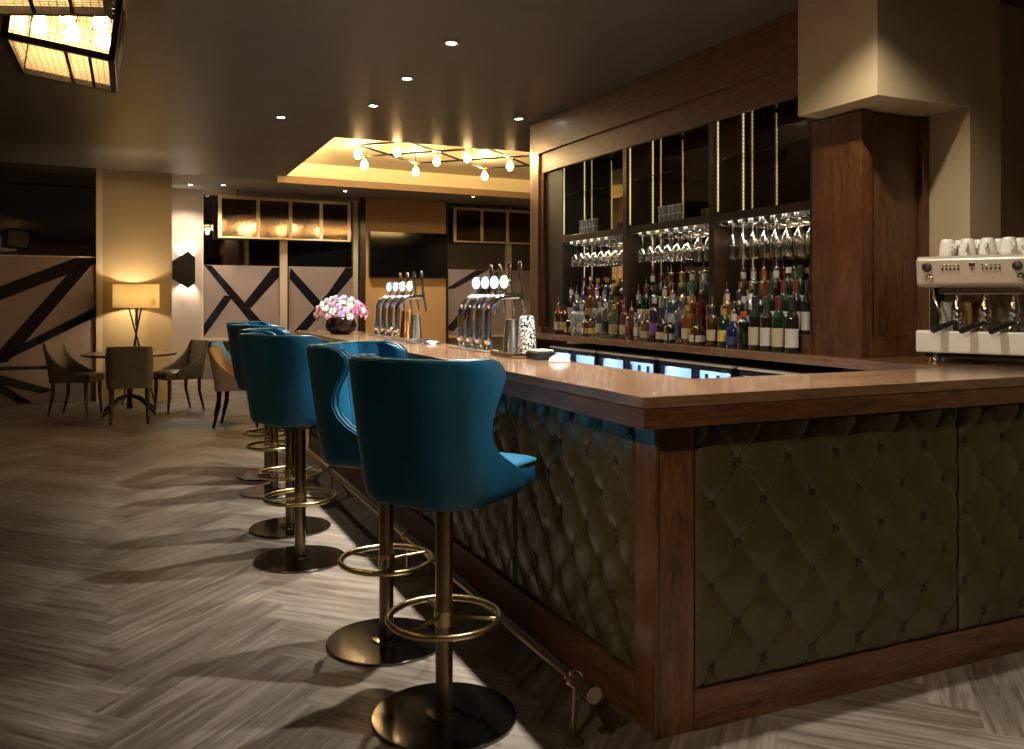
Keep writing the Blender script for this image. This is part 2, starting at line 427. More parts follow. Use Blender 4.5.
# window 2
w = struct(empty('window_2'), 'dark window beside the television with frosted film crossed by clear strips')
slab(yw, 1.02, 3.60, .73, H3, .06, .066).build('glass_pane', PANE, w)
slab(yw, 1.05, 2.24, .76, 1.935, .050, .054).build('frosted_film', FILM, w)
slab(yw, 2.40, 3.52, .76, 1.935, .050, .054).build('frosted_film', FILM, w)
strips([[(1.06, 1.93), (1.17, 1.93), (2.06, .9), (1.86, .9)], [(2.13, 1.91), (2.24, 1.91), (2.24, 1.76), (1.78, 1.24), (1.66, 1.30)],
        [(1.05, .98), (1.37, 1.45), (1.50, 1.43), (1.05, .78)],
        [(2.43, 1.91), (2.96, 1.33), (2.84, 1.23), (2.41, 1.73)], [(3.37, 1.93), (3.5, 1.93), (3.5, 1.79), (2.65, .80), (2.48, .84), (3.06, 1.49)]],
       yw, .046, 'clear_stripe', STRP, w)
m = MB()
for a, b in ((1.02, 1.045), (2.25, 2.37), (3.50, 3.58)): slab(yw, a, b, .73, H3, .0, .07, m)
slab(yw, 1.0, 3.6, .715, .76, -.06, .07, m); slab(yw, 1.02, 3.6, 3.06, H3, .0, .07, m)
m.build('window_frame', FRAMEC, w)
# window 3
w = struct(empty('window_3'), 'dark window right of the television behind the beer taps')
slab(yw, 5.20, 7.7, .70, H3, .06, .066).build('glass_pane', PANE, w)
slab(yw, 5.22, 6.46, .72, 1.935, .050, .054).build('frosted_film', FILM, w)
slab(yw, 6.58, 7.7, .72, 1.935, .050, .054).build('frosted_film', FILM, w)
strips([[(5.22, 1.56), (5.42, 1.58), (6.1, 1.93), (5.86, 1.93)], [(5.22, .82), (5.40, .80), (6.4, 1.75), (6.4, 1.98-.06), (6.3, 1.92)]], yw, .046, 'clear_stripe', STRP, w)
m = MB()
for a, b in ((5.20, 5.22), (6.47, 6.58)): slab(yw, a, b, .70, H3, .0, .07, m)
slab(yw, 5.2, 7.7, .68, .72, -.06, .07, m)
m.build('window_frame', FRAMEC, w)
# framed mesh screens hanging before the windows
def screen(x0, x1, cuts, z0, z1, label):
    t = tag(empty('hanging_screen', (0, 0, 0)), label, 'screen', 'gold framed screens hung before the windows')
    m = MB(); e = .028
    slab(yw, x0, x1, z0, z0+e, -.20, -.17, m); slab(yw, x0, x1, z1-e*1.6, z1, -.20, -.17, m)
    for c in [x0]+cuts+[x1-.05]: slab(yw, c, c+.055, z0+e, z1-e*1.6, -.20, -.17, m)
    m.build('frame', FRAMEG, t)
    slab(yw, x0+.03, x1-.03, z0+e, z1-e, -.188, -.184).build('mesh_panel', DIMMESH, t)
    m = MB()
    for c in (x0+.3, x1-.3): m.cyl((c, yw(c)-.185, z1-.01), (c, yw(c)-.185, H3), .008, 8)
    m.build('hanger', BLACKM, t)
def mesh_mat():
    m, nt, b = newmat('fine_wire_mesh')
    out = nt.nodes['Material Output']
    tc = nt.nodes.new('ShaderNodeTexCoord')
    setp(b, Roughness=.10, Metallic=1.); b.inputs['Base Color'].default_value = (.15, .105, .075, 1)
    t = nt.nodes.new('ShaderNodeBsdfTransparent'); x = nt.nodes.new('ShaderNodeMixShader')
    bk = nt.nodes.new('ShaderNodeTexWave'); bk.inputs['Scale'].default_value = 9; bk.bands_direction = 'X'
    nt.links.new(tc.outputs['Object'], bk.inputs['Vector'])
    mt = nt.nodes.new('ShaderNodeMapRange'); mt.inputs[3].default_value = .5; mt.inputs[4].default_value = .9
    nt.links.new(bk.outputs['Fac'], mt.inputs[0]); nt.links.new(mt.outputs[0], x.inputs[0])
    nt.links.new(t.outputs[0], x.inputs[1]); nt.links.new(b.outputs[0], x.inputs[2]); nt.links.new(x.outputs[0], out.inputs['Surface'])
    return m
DIMMESH = mesh_mat()
screen(1.25, 3.40, [1.84, 2.36, 2.87], 2.36, 3.03, 'long gold framed wire screen of four panels hung before the left window')
screen(5.31, 7.40, [5.85, 6.38, 6.9], 2.42, 3.05, 'gold framed wire screen right of the television, partly behind the bar back')

# television
t = tag(empty('television', (4.455, 14.525, 1.755)), 'large black flat television on the ochre wall between the windows', 'television')
MB().box((-.72, -.025, 0), (.72, .04, .80)).build('casing', BLACK, t, bevel=.006)
MB().box((-.705, -.028, .02), (.705, -.0255, .795)).build('screen', plain('tv_screen_glass', (.004, .004, .004), .08), t)

# sconce: folded dark metal diamond
def sconce():
    t = tag(empty('wall_sconce', (.75, yw(.75), 1.845), math.atan(.075)), 'folded dark metal wall light throwing light up and down beside the column', 'wall light')
    m = MB()
    A = [(-.17, -.01, .14), (-.17, -.01, -.14), (.05, -.14, -.29), (.05, -.14, .29), (.17, -.01, .20), (.17, -.01, -.20)]
    B = [(x*.93, y+.012, z*.97) for x, y, z in A]
    vs = A+B
    m.add(vs, [(0, 1, 2, 3), (3, 2, 5, 4), (6, 9, 8, 7), (9, 10, 11, 8), (0, 6, 7, 1), (1, 7, 8, 2), (0, 3, 9, 6), (3, 4, 10, 9), (2, 8, 11, 5), (4, 5, 11, 10)])
    m.build('folded_shade', BLACKM, t)
    MB().box((-.05, -.03, -.06), (.05, 0, .06)).build('bracket', BLACKM, t)
    MB().ball((.0, -.05, .0), .022).build('bulb', BULB, t)
    return t
sc = sconce()

# ------------------------------------------------------------------ downlights
def downlight_proto():
    t = empty('downlight', (0, 0, 0))
    MB().lathe([(.030, .0), (.046, -.001), (.050, -.005), (.046, -.009), (.034, -.006), (.030, -.002)], 24, cap=False).build('trim_ring', CEIL2, t)
    MB().lathe([(.0, -.003), (.033, -.003), (.033, -.0015), (0, -.0015)], 20, cap=False).build('lens', DLG, t)
    return t
DLP = downlight_proto(); first = True
def spot(name, loc, energy, size, col=(1, .87, .70), blend=.6, rad=.03, target=None, par=None):
    l = bpy.data.lights.new(name, 'SPOT'); l.energy = energy; l.spot_size = math.radians(size); l.spot_blend = blend
    l.shadow_soft_size = rad; l.color = col
    o = bpy.data.objects.new(name, l); COL.objects.link(o); o.location = loc
    if target: o.rotation_euler = (Vector(target)-Vector(loc)).to_track_quat('-Z', 'Y').to_euler()
    if par: o.parent = par
    return o
def point(name, loc, energy, col=(1, .62, .3), rad=.03):
    l = bpy.data.lights.new(name, 'POINT'); l.energy = energy; l.color = col; l.shadow_soft_size = rad
    o = bpy.data.objects.new(name, l); COL.objects.link(o); o.location = loc
    return o
def downlight(x, y, z, label, e=60, size=100, col=(1, .88, .70), blend=.5):
    global first
    o = DLP if first else copy_tree(DLP)
    first = False
    o.location = (x, y, z); tag(o, label, 'ceiling light', 'recessed ceiling downlights')
    spot('downlight_beam', (x, y, z-.02), e, size, col, blend)
ROW = [(6.77, 'small recessed downlight over the bar, farthest of the row above the stools'), (5.84, 'small recessed downlight over the bar, middle of the visible row of three'),
       (4.92, 'small recessed downlight over the bar, nearest and brightest of the visible row'), (3.995, 'recessed downlight over the bar beside the second stool'),
       (3.07, 'recessed downlight over the bar beside the nearest stool'), (2.15, 'recessed downlight right above the bar corner')]
for y, l in ROW: downlight(1.775, y, CZ, l, 225 if y > 2.5 else 150, 84, (1, .95, .87), .75)
downlight(1.168, 7.518, CZ, 'small recessed downlight left of the ceiling coffer', 30, 100)
downlight(3.05, 6.75, CZ, 'small recessed downlight beside the far end of the wooden canopy', 35, 110)
downlight(2.62, 2.6, CZ, 'added unseen fill light over the working side near the coffee machine', 48, 130)  # added fill outside the view, brightens the back bar and machine
downlight(3.2, .9, CZ, 'added unseen fill light over the floor right of the bar front', 30, 84)  # fill spot put in out of view for the right bar front
downlight(1.0, .25, CZ, 'added unseen fill light over the floor left of the bar front', 6, 100)  # weak fill added out of view towards the leather front
spot('leather_fill_beam', (-1.0, .3, 2.55), 135, 40, (1, .80, .50), .7, .04, (2.55, 2.3, .55))  # added spot without a fixture, aimed to rake the right leather panels
for i, (x, y) in enumerate([(.82, 13.95), (1.28, 13.78), (3.15, 13.75), (5.3, 13.6)]):
    downlight(x, y, 3.13, ['small downlight in the raised ceiling over the wall sconce', 'small downlight in the raised ceiling left of the hanging screen', 'small downlight in the raised ceiling over the first window', 'small downlight in the raised ceiling over the television'][i], 48, 120)
for i, (x, y) in enumerate([(-1.6, 1.4), (-1.9, 5.2), (-1.6, 8.6), (-.2, .3)]):  # invented fill lights out of view, brightening the left of the room
    downlight(x, y, CZ, 'added unseen fill light over the open floor, ' + ['near the left foreground', 'beside the mesh pendants', 'towards the round table', 'behind the viewpoint'][i], [4, 2, 18, 2][i], 120, (1, .74, .5), .9)

# ------------------------------------------------------------------ bar front and worktops
ZT = 1.10
wt = tag(empty('bar_worktop', (1.385, 2.17, 0)), 'long brown wooden bar top running past the stools and round the corner', 'bar top')
P = lambda pts: [(x-1.385, y-2.17) for x, y in pts]
L = P([(1.385, 2.17), (1.87, 2.59), (1.87, 8.05), (1.385, 8.05)])
R = P([(1.385, 2.17), (4.39, 2.17), (4.39, 2.59), (1.87, 2.59)])
MB().prism(L, 1.064, ZT).build('top_board', TOP, wt, bevel=.003)
MB().prism(R, 1.064, ZT).build('top_board', TOPX, wt, bevel=.003)
MB().prism(P([(1.389, 2.174), (1.44, 2.225), (1.44, 8.04), (1.389, 8.04)]), 1.001, 1.062).build('apron_board', W_Y, wt, bevel=.002)
MB().prism(P([(1.389, 2.174), (4.39, 2.174), (4.39, 2.225), (1.44, 2.225)]), 1.001, 1.062).build('apron_board', W_X, wt, bevel=.002)

bar = tag(empty('bar_counter', (1.51, 2.29, 0)), 'bar front clad in buttoned olive leather panels between walnut posts and plinths', 'bar')
def lb(m_, a, b): return m_.box((a[0]-1.51, a[1]-2.29, a[2]), (b[0]-1.51, b[1]-2.29, b[2]))
lb(MB(), (1.512, 2.292, 0), (1.655, 2.42, 1.0)).build('corner_post', W_Z, bar, bevel=.004)
lb(MB(), (1.50, 2.282, .0), (1.513, 2.30, 1.0)).build('corner_bead', W_Z, bar, bevel=.003)
lb(MB(), (1.655, 2.31, 0), (4.39, 2.36, 1.0)).build('carcass_board', DARKBK, bar)
lb(MB(), (1.54, 2.42, 0), (1.60, 8.0, 1.0)).build('carcass_board', DARKBK, bar)
lb(MB(), (1.655, 2.288, 0), (4.39, 2.309, .131)).build('plinth', W_X, bar, bevel=.002)
lb(MB(), (1.506, 2.42, 0), (1.539, 8.0, .15)).build('plinth', W_Y, bar, bevel=.002)
lb(MB(), (1.50, 8.0, 0), (1.8, 8.04, 1.0)).build('end_board', W_Z, bar, bevel=.003)
lb(MB(), (1.60, 2.42, 1.0-.02), (1.80, 8.0, 1.0)).build('under_board', DARKBK, bar)
lb(MB(), (1.78, 2.55, .05), (1.81, 8.0, 1.06)).build('rear_board', STEEL, bar)
DX, DZ = .213, .267
nbut = 0
def tufted(u0, u1, z0, z1, origin_u, origin_z, put, visible):
    """put(u, z, h) -> local xyz ; u along the bar, h out of the bar"""
    global nbut
    st_ = .006 if visible else .0095
    nu, nz = int((u1-u0)/st_), int((z1-z0)/st_)
    vs = []
    for j in range(nz+1):
        z = z0+(z1-z0)*j/nz
        for i in range(nu+1):
            u = u0+(u1-u0)*i/nu
            a = (u-origin_u)/DX+(z-origin_z)/DZ; b = (u-origin_u)/DX-(z-origin_z)/DZ
            da, db = abs(a-round(a)), abs(b-round(b))
            # nearest button
            best = 9
            for aa in (math.floor(a), math.ceil(a)):
                for bb in (math.floor(b), math.ceil(b)):
                    du = (a+b-aa-bb)/2*DX; dz = (a-b-aa+bb)/2*DZ
                    best = min(best, math.hypot(du, dz))
            crease = 1-math.exp(-(min(da, db)*.15/.006)**1.0)
            pil = (math.sin(PI*min(1, da*2)/2)*math.sin(PI*min(1, db*2)/2))**.5
            dim = 1-math.exp(-(best/.026)**1.2)
            ang = math.atan2((a-b), (a+b))
            pl = math.sin(11*ang+2.5*math.sin(7*u+5*z))*math.exp(-(best/.06)**2)*.0030*dim
            h = .004+.0065*pil+.004*crease+.014*dim+pl*1.25
            e = min(u-u0, u1-u, z-z0, z1-z)
            h *= min(1, (e/.02))**.5 if e > 0 else 0
            h = max(h, 0)
            vs.append(put(u, z, h))
    fs = [(j*(nu+1)+i, j*(nu+1)+i+1, (j+1)*(nu+1)+i+1, (j+1)*(nu+1)+i) for j in range(nz) for i in range(nu)]
    m = MB().add(vs, fs, True)
    # rim closing the panel back to the board
    rim = [(u0, z0), (u1, z0), (u1, z1), (u0, z1)]
    o = m.build('leather_panel', OLIVE, bar)
    bm_ = MB(); n = 0
    for p in range(-30, 60):
        for q in range(-30, 60):
            u = origin_u+(p+q)/2*DX; z = origin_z+(p-q)/2*DZ
            if u0+.03 < u < u1-.03 and z0+.03 < z < z1-.03:
                c = Vector(put(u, z, .011)); d = (Vector(put(u, z, .03))-c).normalized()
                M = Matrix.Translation(c) @ d.to_track_quat('Z', 'Y').to_matrix().to_4x4()
                prof = [(.0135, -.010), (.0145, -.002), (.0125, .003), (.007, .0055), (0, .0065)]
                if visible and nbut < 100:
                    MB().lathe(prof, 12, M=M).build('tufting_button', OLIVE_B, o); nbut += 1
                else:
                    bm_.lathe(prof, 8, M=M); n += 1
    if n:
        q = bm_.build('tufting_button', OLIVE_B, o); q['kind'] = 'stuff'
OU, OZ = 1.832, .854
fr = lambda u, z, h: (u-1.51, 2.306-2.29-h, z)
tufted(1.658, 2.858, .131, .998, OU, OZ, fr, True)
lfp = lambda u, z, h: (1.536-1.51-h, u-2.29, z)
tufted(2.424, 3.38, .150, .998, 2.56, .835, lfp, True)
tufted(2.866, 4.06, .131, .998, OU, OZ, fr, True)
for k in range(5):
    a = 3.386+k*.925
    tufted(a, a+.919, .150, .998, 2.56, .835, lfp, False)

# foot rail
t = tag(empty('foot_rail', (1.27, 2.27, 0)), 'long brass foot rail on short posts along the bar front', 'foot rail')
rl = MB().cyl((0, .04, .2), (0, 5.75, .2), .021, 16).build('rail_tube', BRASS_D, t)
MB().cyl((0, -.01, .2), (0, .04, .2), .026, 18).build('end_cap', BRASS_D, t)
for y in (.12, 1.9, 3.7, 5.5):
    b = MB().cyl((0, y, .0), (0, y, .18), .009, 10).lathe([(.032, 0), (.032, .004), (.018, .012), (.01, .016)], 18, (0, y, 0)).build('post', BRASS_D, t)
    m = MB(); pts = [(0, y, .2), (.06, y+.01, .12), (.13, y+.02, .012)]
    m.tube(pts, .007, 8); m.lathe([(.028, 0), (.028, .004), (.012, .012)], 16, (.13, y+.02, 0)); m.build('brace', BRASS_D, t)
    MB().lathe([(.027, -.012), (.031, -.006), (.031, .006), (.027, .012)], 18, M=Matrix.Translation((0, y, .2)) @ Matrix.Rotation(PI/2, 4, 'X')).build('clamp_ring', BRASS, t)

# ------------------------------------------------------------------ upholstered shell (stools and chairs)
def ushape(s, hw, rc):
    """point on a U plan from arclength s (0 = middle of the back). back at -y, arms towards +y"""
    f = hw-rc; q = rc*PI/2; sg = 1 if s >= 0 else -1; s = abs(s)
    if s < f: p = (s, 0); n = (0, -1)
    elif s < f+q:
        a = (s-f)/rc; p = (f+rc*math.sin(a), rc-rc*math.cos(a)); n = (math.sin(a), -math.cos(a))
    else: p = (hw, rc+(s-f-q)); n = (1, 0)
    return Vector((sg*p[0], p[1])), Vector((sg*n[0], n[1]))
def shell(hw, rc, yback, levels, thick=.045, channels=0, nu=56):
    """levels: list of (z, extent S, scale, back shift). returns outer mesh MB, inner MB, rim points"""
    nl = len(levels)
    def pt(i, j, off):
        z, Sx, sc, bk = levels[j]
        s = (2*i/nu-1)*Sx
        p, n = ushape(s, hw, rc)
        p = Vector((p.x*sc, p.y-bk*max(0, 1-p.y/.35))) + n*off
        return Vector((p.x, p.y+yback, z))
    outer = [[pt(i, j, 0) for i in range(nu+1)] for j in range(nl)]
    inner = []
    for j in range(nl):
        row = []
        for i in range(nu+1):
            z, Sx, sc, bk = levels[j]; s = (2*i/nu-1)*Sx
            ch = 0
            if channels: ch = .016*abs(math.sin(PI*(s/channels+.5)))**.6
            row.append(pt(i, j, -(thick+ch) * (1 if 0 < i < nu else .9)))
        inner.append(row)
    return outer, inner
def shell_mesh(outer, inner):
    nl, nu = len(outer), len(outer[0])
    m = MB(); vs = [p for r in outer for p in r]; o2 = len(vs); vs += [p for r in inner for p in r]
    fs = []
    for j in range(nl-1):
        for i in range(nu-1):
            fs.append((j*nu+i, j*nu+i+1, (j+1)*nu+i+1, (j+1)*nu+i))
            fs.append((o2+j*nu+i, o2+(j+1)*nu+i, o2+(j+1)*nu+i+1, o2+j*nu+i+1))
        for e in (0, nu-1): fs.append((j*nu+e, (j+1)*nu+e, o2+(j+1)*nu+e, o2+j*nu+e))
    for i in range(nu-1):
        for j in (0, nl-1): fs.append((j*nu+i, j*nu+i+1, o2+j*nu+i+1, o2+j*nu+i))
    m.add(vs, fs, True)
    return m
def rim(outer, inner, t=.5, lo=0):
    nl = len(outer); g = lambda j, i: outer[j][i].lerp(inner[j][i], t)
    pts = [g(j, 0) for j in range(lo, nl)]+[g(nl-1, i) for i in range(1, len(outer[0])-1)]+[g(j, -1) for j in range(nl-1, lo-1, -1)]
    return pts
def rounded_cushion(x0, x1, y0, y1, z0, z1, rcor=.06, crown=.015):
    m = MB(); ring = []
    for cx, cy, a0 in ((x1-rcor, y0+rcor*2, -PI/2), (x1-rcor*.5, y1-rcor*.5, 0), (x0+rcor*.5, y1-rcor*.5, PI/2), (x0+rcor, y0+rcor*2, PI)):
        r = rcor*(2 if cy < (y0+y1)/2 else .5)
        r = min(r, (x1-x0)/2)
        for k in range(5):
            a = a0+k*PI/8
            bx = cx if abs(cx) < 9 else cx
            ring.append(((x1-r if a0 in (-PI/2, 0) else x0+r)+r*math.cos(a), (y0+r if cy < (y0+y1)/2 else y1-r)+r*math.sin(a)))
    cx, cy = (x0+x1)/2, (y0+y1)/2; n = len(ring); vs = []; lv = [(.96, z0), (1, z0+.012), (1, z1-.02), (.985, z1-.006), (.93, z1), (.5, z1+crown)]
    for k, z in lv: vs += [(cx+(x-cx)*k, cy+(y-cy)*k, z) for x, y in ring]
    fs = [tuple(range(n))[::-1], tuple((len(lv)-1)*n+i for i in range(n))]
    for j in range(len(lv)-1):
        fs += [(j*n+i, j*n+(i+1) % n, (j+1)*n+(i+1) % n, (j+1)*n+i) for i in range(n)]
    return m.add(vs, fs, True), [(cx+(x-cx)*1.004, cy+(y-cy)*1.004, z1-.012) for x, y in ring]

def make_stool():
    t = empty('bar_stool')
    # base, pole, foot ring
    MB().lathe([(.0, 0), (.238, 0), (.240, .003), (.240, .009), (.237, .012), (.060, .0125), (.058, .020), (.034, .022), (.032, .030)], 64, cap=False).build('base_plate', GUN, t)
    MB().cyl((0, 0, .018), (0, 0, .715), .029, 24).build('pole', BRASS_D, t)
    m = MB().lathe([(.034, 0), (.034, .05)], 20, (0, 0, .31))
    ring = [(.184*math.cos(a*2*PI/48), .184*math.sin(a*2*PI/48), .335) for a in range(48)]
    m.tube(ring, .0115, 10, closed=True)
    for k in range(3):
        a = k*2*PI/3+.4
        m.cyl((.03*math.cos(a), .03*math.sin(a), .335), (.18*math.cos(a), .18*math.sin(a), .335), .007, 8)
    m.build('foot_ring', BRASS, t)
    MB().lathe([(.0, 0), (.12, 0), (.13, .012), (.13, .03), (0, .03)], 24, (0, 0, .712), cap=False).build('seat_plate', BLACKM, t)
    # shell
    LV = [(.742, .46, .83, -.02), (.747, .50, .865, -.004), (.765, .525, .895, .003), (.79, .535, .915, .008), (.815, .525, .93, .012), (.84, .485, .945, .016), (.865, .435, .955, .021), (.90, .375, .967, .027),
          (.94, .338, .98, .034), (.98, .325, .99, .041), (1.02, .330, 1.0, .048), (1.06, .350, 1.012, .055), (1.10, .374, 1.022, .062), (1.135, .390, 1.03, .068), (1.165, .392, 1.035, .074), (1.187, .372, 1.035, .079), (1.20, .335, 1.03, .081)]
    LV = [(a_, b_, c_, d_*.8) for a_, b_, c_, d_ in LV]
    o, i_ = shell(.252, .15, -.218, LV, .042, .118)
    b = shell_mesh(o, i_).build('back_shell', TEAL, t)
    pts = rim(o, i_, .22, 3); MB().tube([p+Vector((0, 0, .003)) for p in pts], .0055, 7).build('outer_piping', TEAL_D, b)
    pts = rim(o, i_, .80, 4); MB().tube([p+Vector((0, 0, .003)) for p in pts], .005, 7).build('inner_piping', TEAL_D, b)
    # seams of the channels inside the back
    m = MB()
    for s0 in (-.177, -.059, .059, .177):
        pts = []
        for j, (z, Sx, sc, bk) in enumerate(LV):
            if z < .865 or z > 1.195: continue
            fi = (s0/Sx+1)*28
            a = int(fi); fr_ = fi-a; pts.append(i_[j][a].lerp(i_[j][a+1], fr_)+Vector((0, 0, 0)))
        m.tube(pts, .0035, 6)
    m.build('channel_seam', TEAL_D, b)
    # seat
    c, ring = rounded_cushion(-.205, .205, -.175, .282, .748, .845, .07)
    s_ = c.build('seat', TEAL, t)
    MB().tube(ring, .005, 6, closed=True).build('seat_piping', TEAL_D, s_)
    c, ring = rounded_cushion(-.21, .21, -.19, .20, .744, .80, .08, 0)
    c.build('seat_base', TEAL, t)
    return t
GR = 'teal leather bar stools along the bar'
stool = make_stool()
sp = [((.95, 2.705), 54, 'nearest teal leather bar stool, its back to the viewer, at the bar corner'),
      ((.945, 3.395), 134, 'second teal leather bar stool from the bar corner, turned to show its inner back'),
      ((.822, 4.647), 66, 'third teal leather bar stool from the bar corner, smooth back to the viewer'),
      ((.882, 5.321), 108, 'fourth bar stool from the bar corner, teal channelled back just behind the third stool'),
      ((.94, 6.361), 70, 'fifth teal bar stool from the bar corner, mostly hidden behind nearer stools'),
      ((.985, 6.994), 118, 'farthest teal leather bar stool, at the left edge of the stool row')]
for i, ((x, y), az, l) in enumerate(sp):
    o = stool if i == 0 else copy_tree(stool)
    o.location = (x, y, 0); o.rotation_euler = (0, 0, -math.radians(az)); tag(o, l, 'bar stool', GR)

# ------------------------------------------------------------------ dining chairs
def make_chair(mat_out, mat_in, h=.86, name='dining_chair', legm=LEGW):
    t = empty(name)
    LV = [(.40, .50, .95, 0), (.44, .56, .97, .002), (.48, .57, .98, .004), (.51, .54, .985, .008), (.55, .46, .99, .014), (.60, .385, .99, .022), (.66, .325, 1, .033), (.72, .285, 1.0, .045), (.78, .258, 1.0, .057), (.83, .245, 1., .067), (h, .235, 1., .073)]
    o, i_ = shell(.245, .07, -.24, LV, .035, 0, 40)
    b = shell_mesh(o, i_).build('back_shell', mat_out, t)
    MB().tube([p+Vector((0, 0, .002)) for p in rim(o, i_, .5, 2)], .008, 6).build('piping', mat_in, b)
    c, ring = rounded_cushion(-.208, .208, -.18, .25, .40, .492, .05)
    c.build('seat', mat_in, t)
    for sx, sy in ((-1, 1), (1, 1), (-1, -1), (1, -1)):
        dy = .02 if sy > 0 else -.06
        m = MB(); x, y = sx*.185, sy*.19
        m.tube([(x, y, .41), (x, y, .25), (x*1.02, y+dy, 0)], .02, 4, rs=[.026, .022, .014]); m.build('leg', legm, t, flat=True)
    return t
GC = 'leather dining chairs at the round table'
ch = make_chair(BROWN_L, BROWN_L)
cs = [((-.02, 10.62), 0, 'brown leather dining chair with its back to the viewer, nearest at the round table'),
      ((-.60, 11.55), 112, 'brown leather dining chair left of the round table, facing it'),
      ((.53, 11.50), -112, 'brown leather dining chair right of the round table, facing it')]
for i, ((x, y), az, l) in enumerate(cs):
    o = ch if i == 0 else copy_tree(ch)
    o.location = (x, y, 0); o.rotation_euler = (0, 0, -math.radians(az)); tag(o, l, 'chair', GC)
bc = make_chair(BEIGE_F, ORANGE_F, .86, 'dining_chair', BLACKM); bc.location = (1.10, 9.86, 0); bc.rotation_euler = (0, 0, -math.radians(108))
tag(bc, 'beige and orange fabric dining chair with dark legs behind the farthest stools', 'chair')
bc = make_chair(BLUE_F, BLUE_F, .86, 'dining_chair', BLACKM); bc.location = (1.20, 10.85, 0); bc.rotation_euler = (0, 0, -math.radians(110))
tag(bc, 'pale blue dining chair just showing behind the beige chair', 'chair')

# round table
t = tag(empty('round_table', (-.02, 11.45, 0)), 'round dark wooden table on a pedestal between the brown leather chairs', 'table')
MB().lathe([(0, .70), (.50, .70), (.535, .708), (.54, .722), (.535, .733), (0, .735)], 48, cap=False).build('table_top', TABLEW, t)
MB().lathe([(.035, .06), (.028, .2), (.032, .45), (.028, .6), (.05, .68), (.12, .70)], 20).build('column', BLACKM, t)
for k in range(4):
    a = k*PI/2+PI/4
    c_, s_ = math.cos(a), math.sin(a)
    MB().tube([(.02*c_, .02*s_, .22), (.16*c_, .16*s_, .18), (.30*c_, .30*s_, .09), (.40*c_, .40*s_, .015)], .02, 8, rs=[.02, .02, .018, .015]).build('leg', BLACKM, t)

# floor lamp
t = tag(empty('floor_lamp', (.055, 12.13, 0)), 'floor lamp with a wide glowing ochre drum shade on crossed tripod legs', 'lamp')
MB().lathe([(.277, 1.275), (.277, 1.581)], 48, cap=False).build('lamp_shade', SHADE, t)
MB().tube([(.277*math.cos(a*PI/24), .277*math.sin(a*PI/24), 1.278) for a in range(48)], .004, 6, closed=True).tube([(.277*math.cos(a*PI/24), .277*math.sin(a*PI/24), 1.578) for a in range(48)], .004, 6, closed=True).build('shade_ring', FRAMEG, t)
for k in range(3):
    a = k*2*PI/3+.25
    c_, s_ = math.cos(a), math.sin(a)
    MB().cyl((.24*c_, .24*s_, .0), (-.12*c_, -.12*s_, 1.40), .010, 8).build('leg', BLACKM, t)
m = MB().cyl((0, 0, 1.05), (0, 0, 1.38), .012, 8)
for k in range(3):
    a = k*2*PI/3; m.cyl((0, 0, 1.39), (.275*math.cos(a), .275*math.sin(a), 1.39), .003, 6)
m.build('lamp_holder', BLACKM, t)
MB().ball((0, 0, 1.44), .035).build('bulb', BULB, t)
point('lamp_bulb_light', (.055, 12.13, 1.43), 44, (1, .82, .56), .04)
_t = sc.matrix_basis
spot('sconce_up', (.80, yw(.8)-.075, 1.99), 15, 118, (1, .85, .68), .5, .02, (.80, yw(.8)-.05, 3.1))
spot('sconce_down', (.80, yw(.8)-.075, 1.70), 15, 118, (1, .85, .68), .5, .02, (.80, yw(.8)-.05, .0))

# ------------------------------------------------------------------ back counter, coolers
BX = 3.15
bk = tag(empty('back_worktop', (BX, 2.6, 0)), 'dark polished wooden worktop under the bottle display and coffee machine', 'worktop')
MB().box((0, 0.001, 1.055), (.598, 4.55, ZT)).build('top_board', TOP, bk, bevel=.003)
MB().box((.599, 0.001, 1.055), (1.24, .338, ZT)).build('top_board', TOP, bk, bevel=.003)
MB().box((.04, .05, 0), (.07, .60, 1.05)).build('front_board', DARKBK, bk)
MB().box((.0, 4.50, 0), (.55, 4.54, 1.05)).build('end_board', W_Z, bk)
cool = []
def make_cooler(w_):
    t = empty('bottle_cooler')
    m = MB(); m.box((.0, 0, 0), (.50, w_, .07)); m.box((0, 0, .972), (.50, w_, 1.01)); m.box((0, 0, .07), (.50, .03, .985)); m.box((0, w_-.03, .07), (.50, w_, .985)); m.box((.47, .03, .07), (.50, w_-.03, .985)); m.build('cabinet', BLACKM, t)
    MB().box((.462, .035, .08), (.468, w_-.035, .970)).box((.0, .031, .08), (.46, .034, .970)).box((.0, w_-.034, .08), (.46, w_-.031, .970)).build('white_liner', LINER, t)
    MB().box((.30, .06, .955), (.44, w_-.06, .968)).build('lamp_panel', FRIDGEW, t)
    m = MB()
    for z in (.36, .655): m.box((.08, .035, z), (.45, w_-.035, z+.01))
    m.build('wire_shelf', STEEL, t)
    for k in (0, 1):
        y0 = .02+k*(w_/2-.01); y1 = y0+w_/2-.03
        m = MB(); f = .028
        m.box((-.03, y0, .075), (-.003, y1, .075+f)); m.box((-.03, y0, .952), (-.003, y1, .978)); m.box((-.03, y0, .075+f), (-.003, y0+f*.6, .952)); m.box((-.03, y1-f*.6, .075+f), (-.003, y1, .952))
        d = m.build('door', BLACK, t)
        MB().box((-.02, y0+f*.6, .075+f), (-.014, y1-f*.6, .952)).build('glass', SHELFG, d)
        MB().box((-.045, y0+.03, .957), (-.031, y0+.08, .972)).build('lock', STEEL, d)
    MB().box((-.035, .01, .985), (-.006, w_-.01, 1.0)).build('top_rail', CERAM, t)
    return t
c0 = make_cooler(.79)
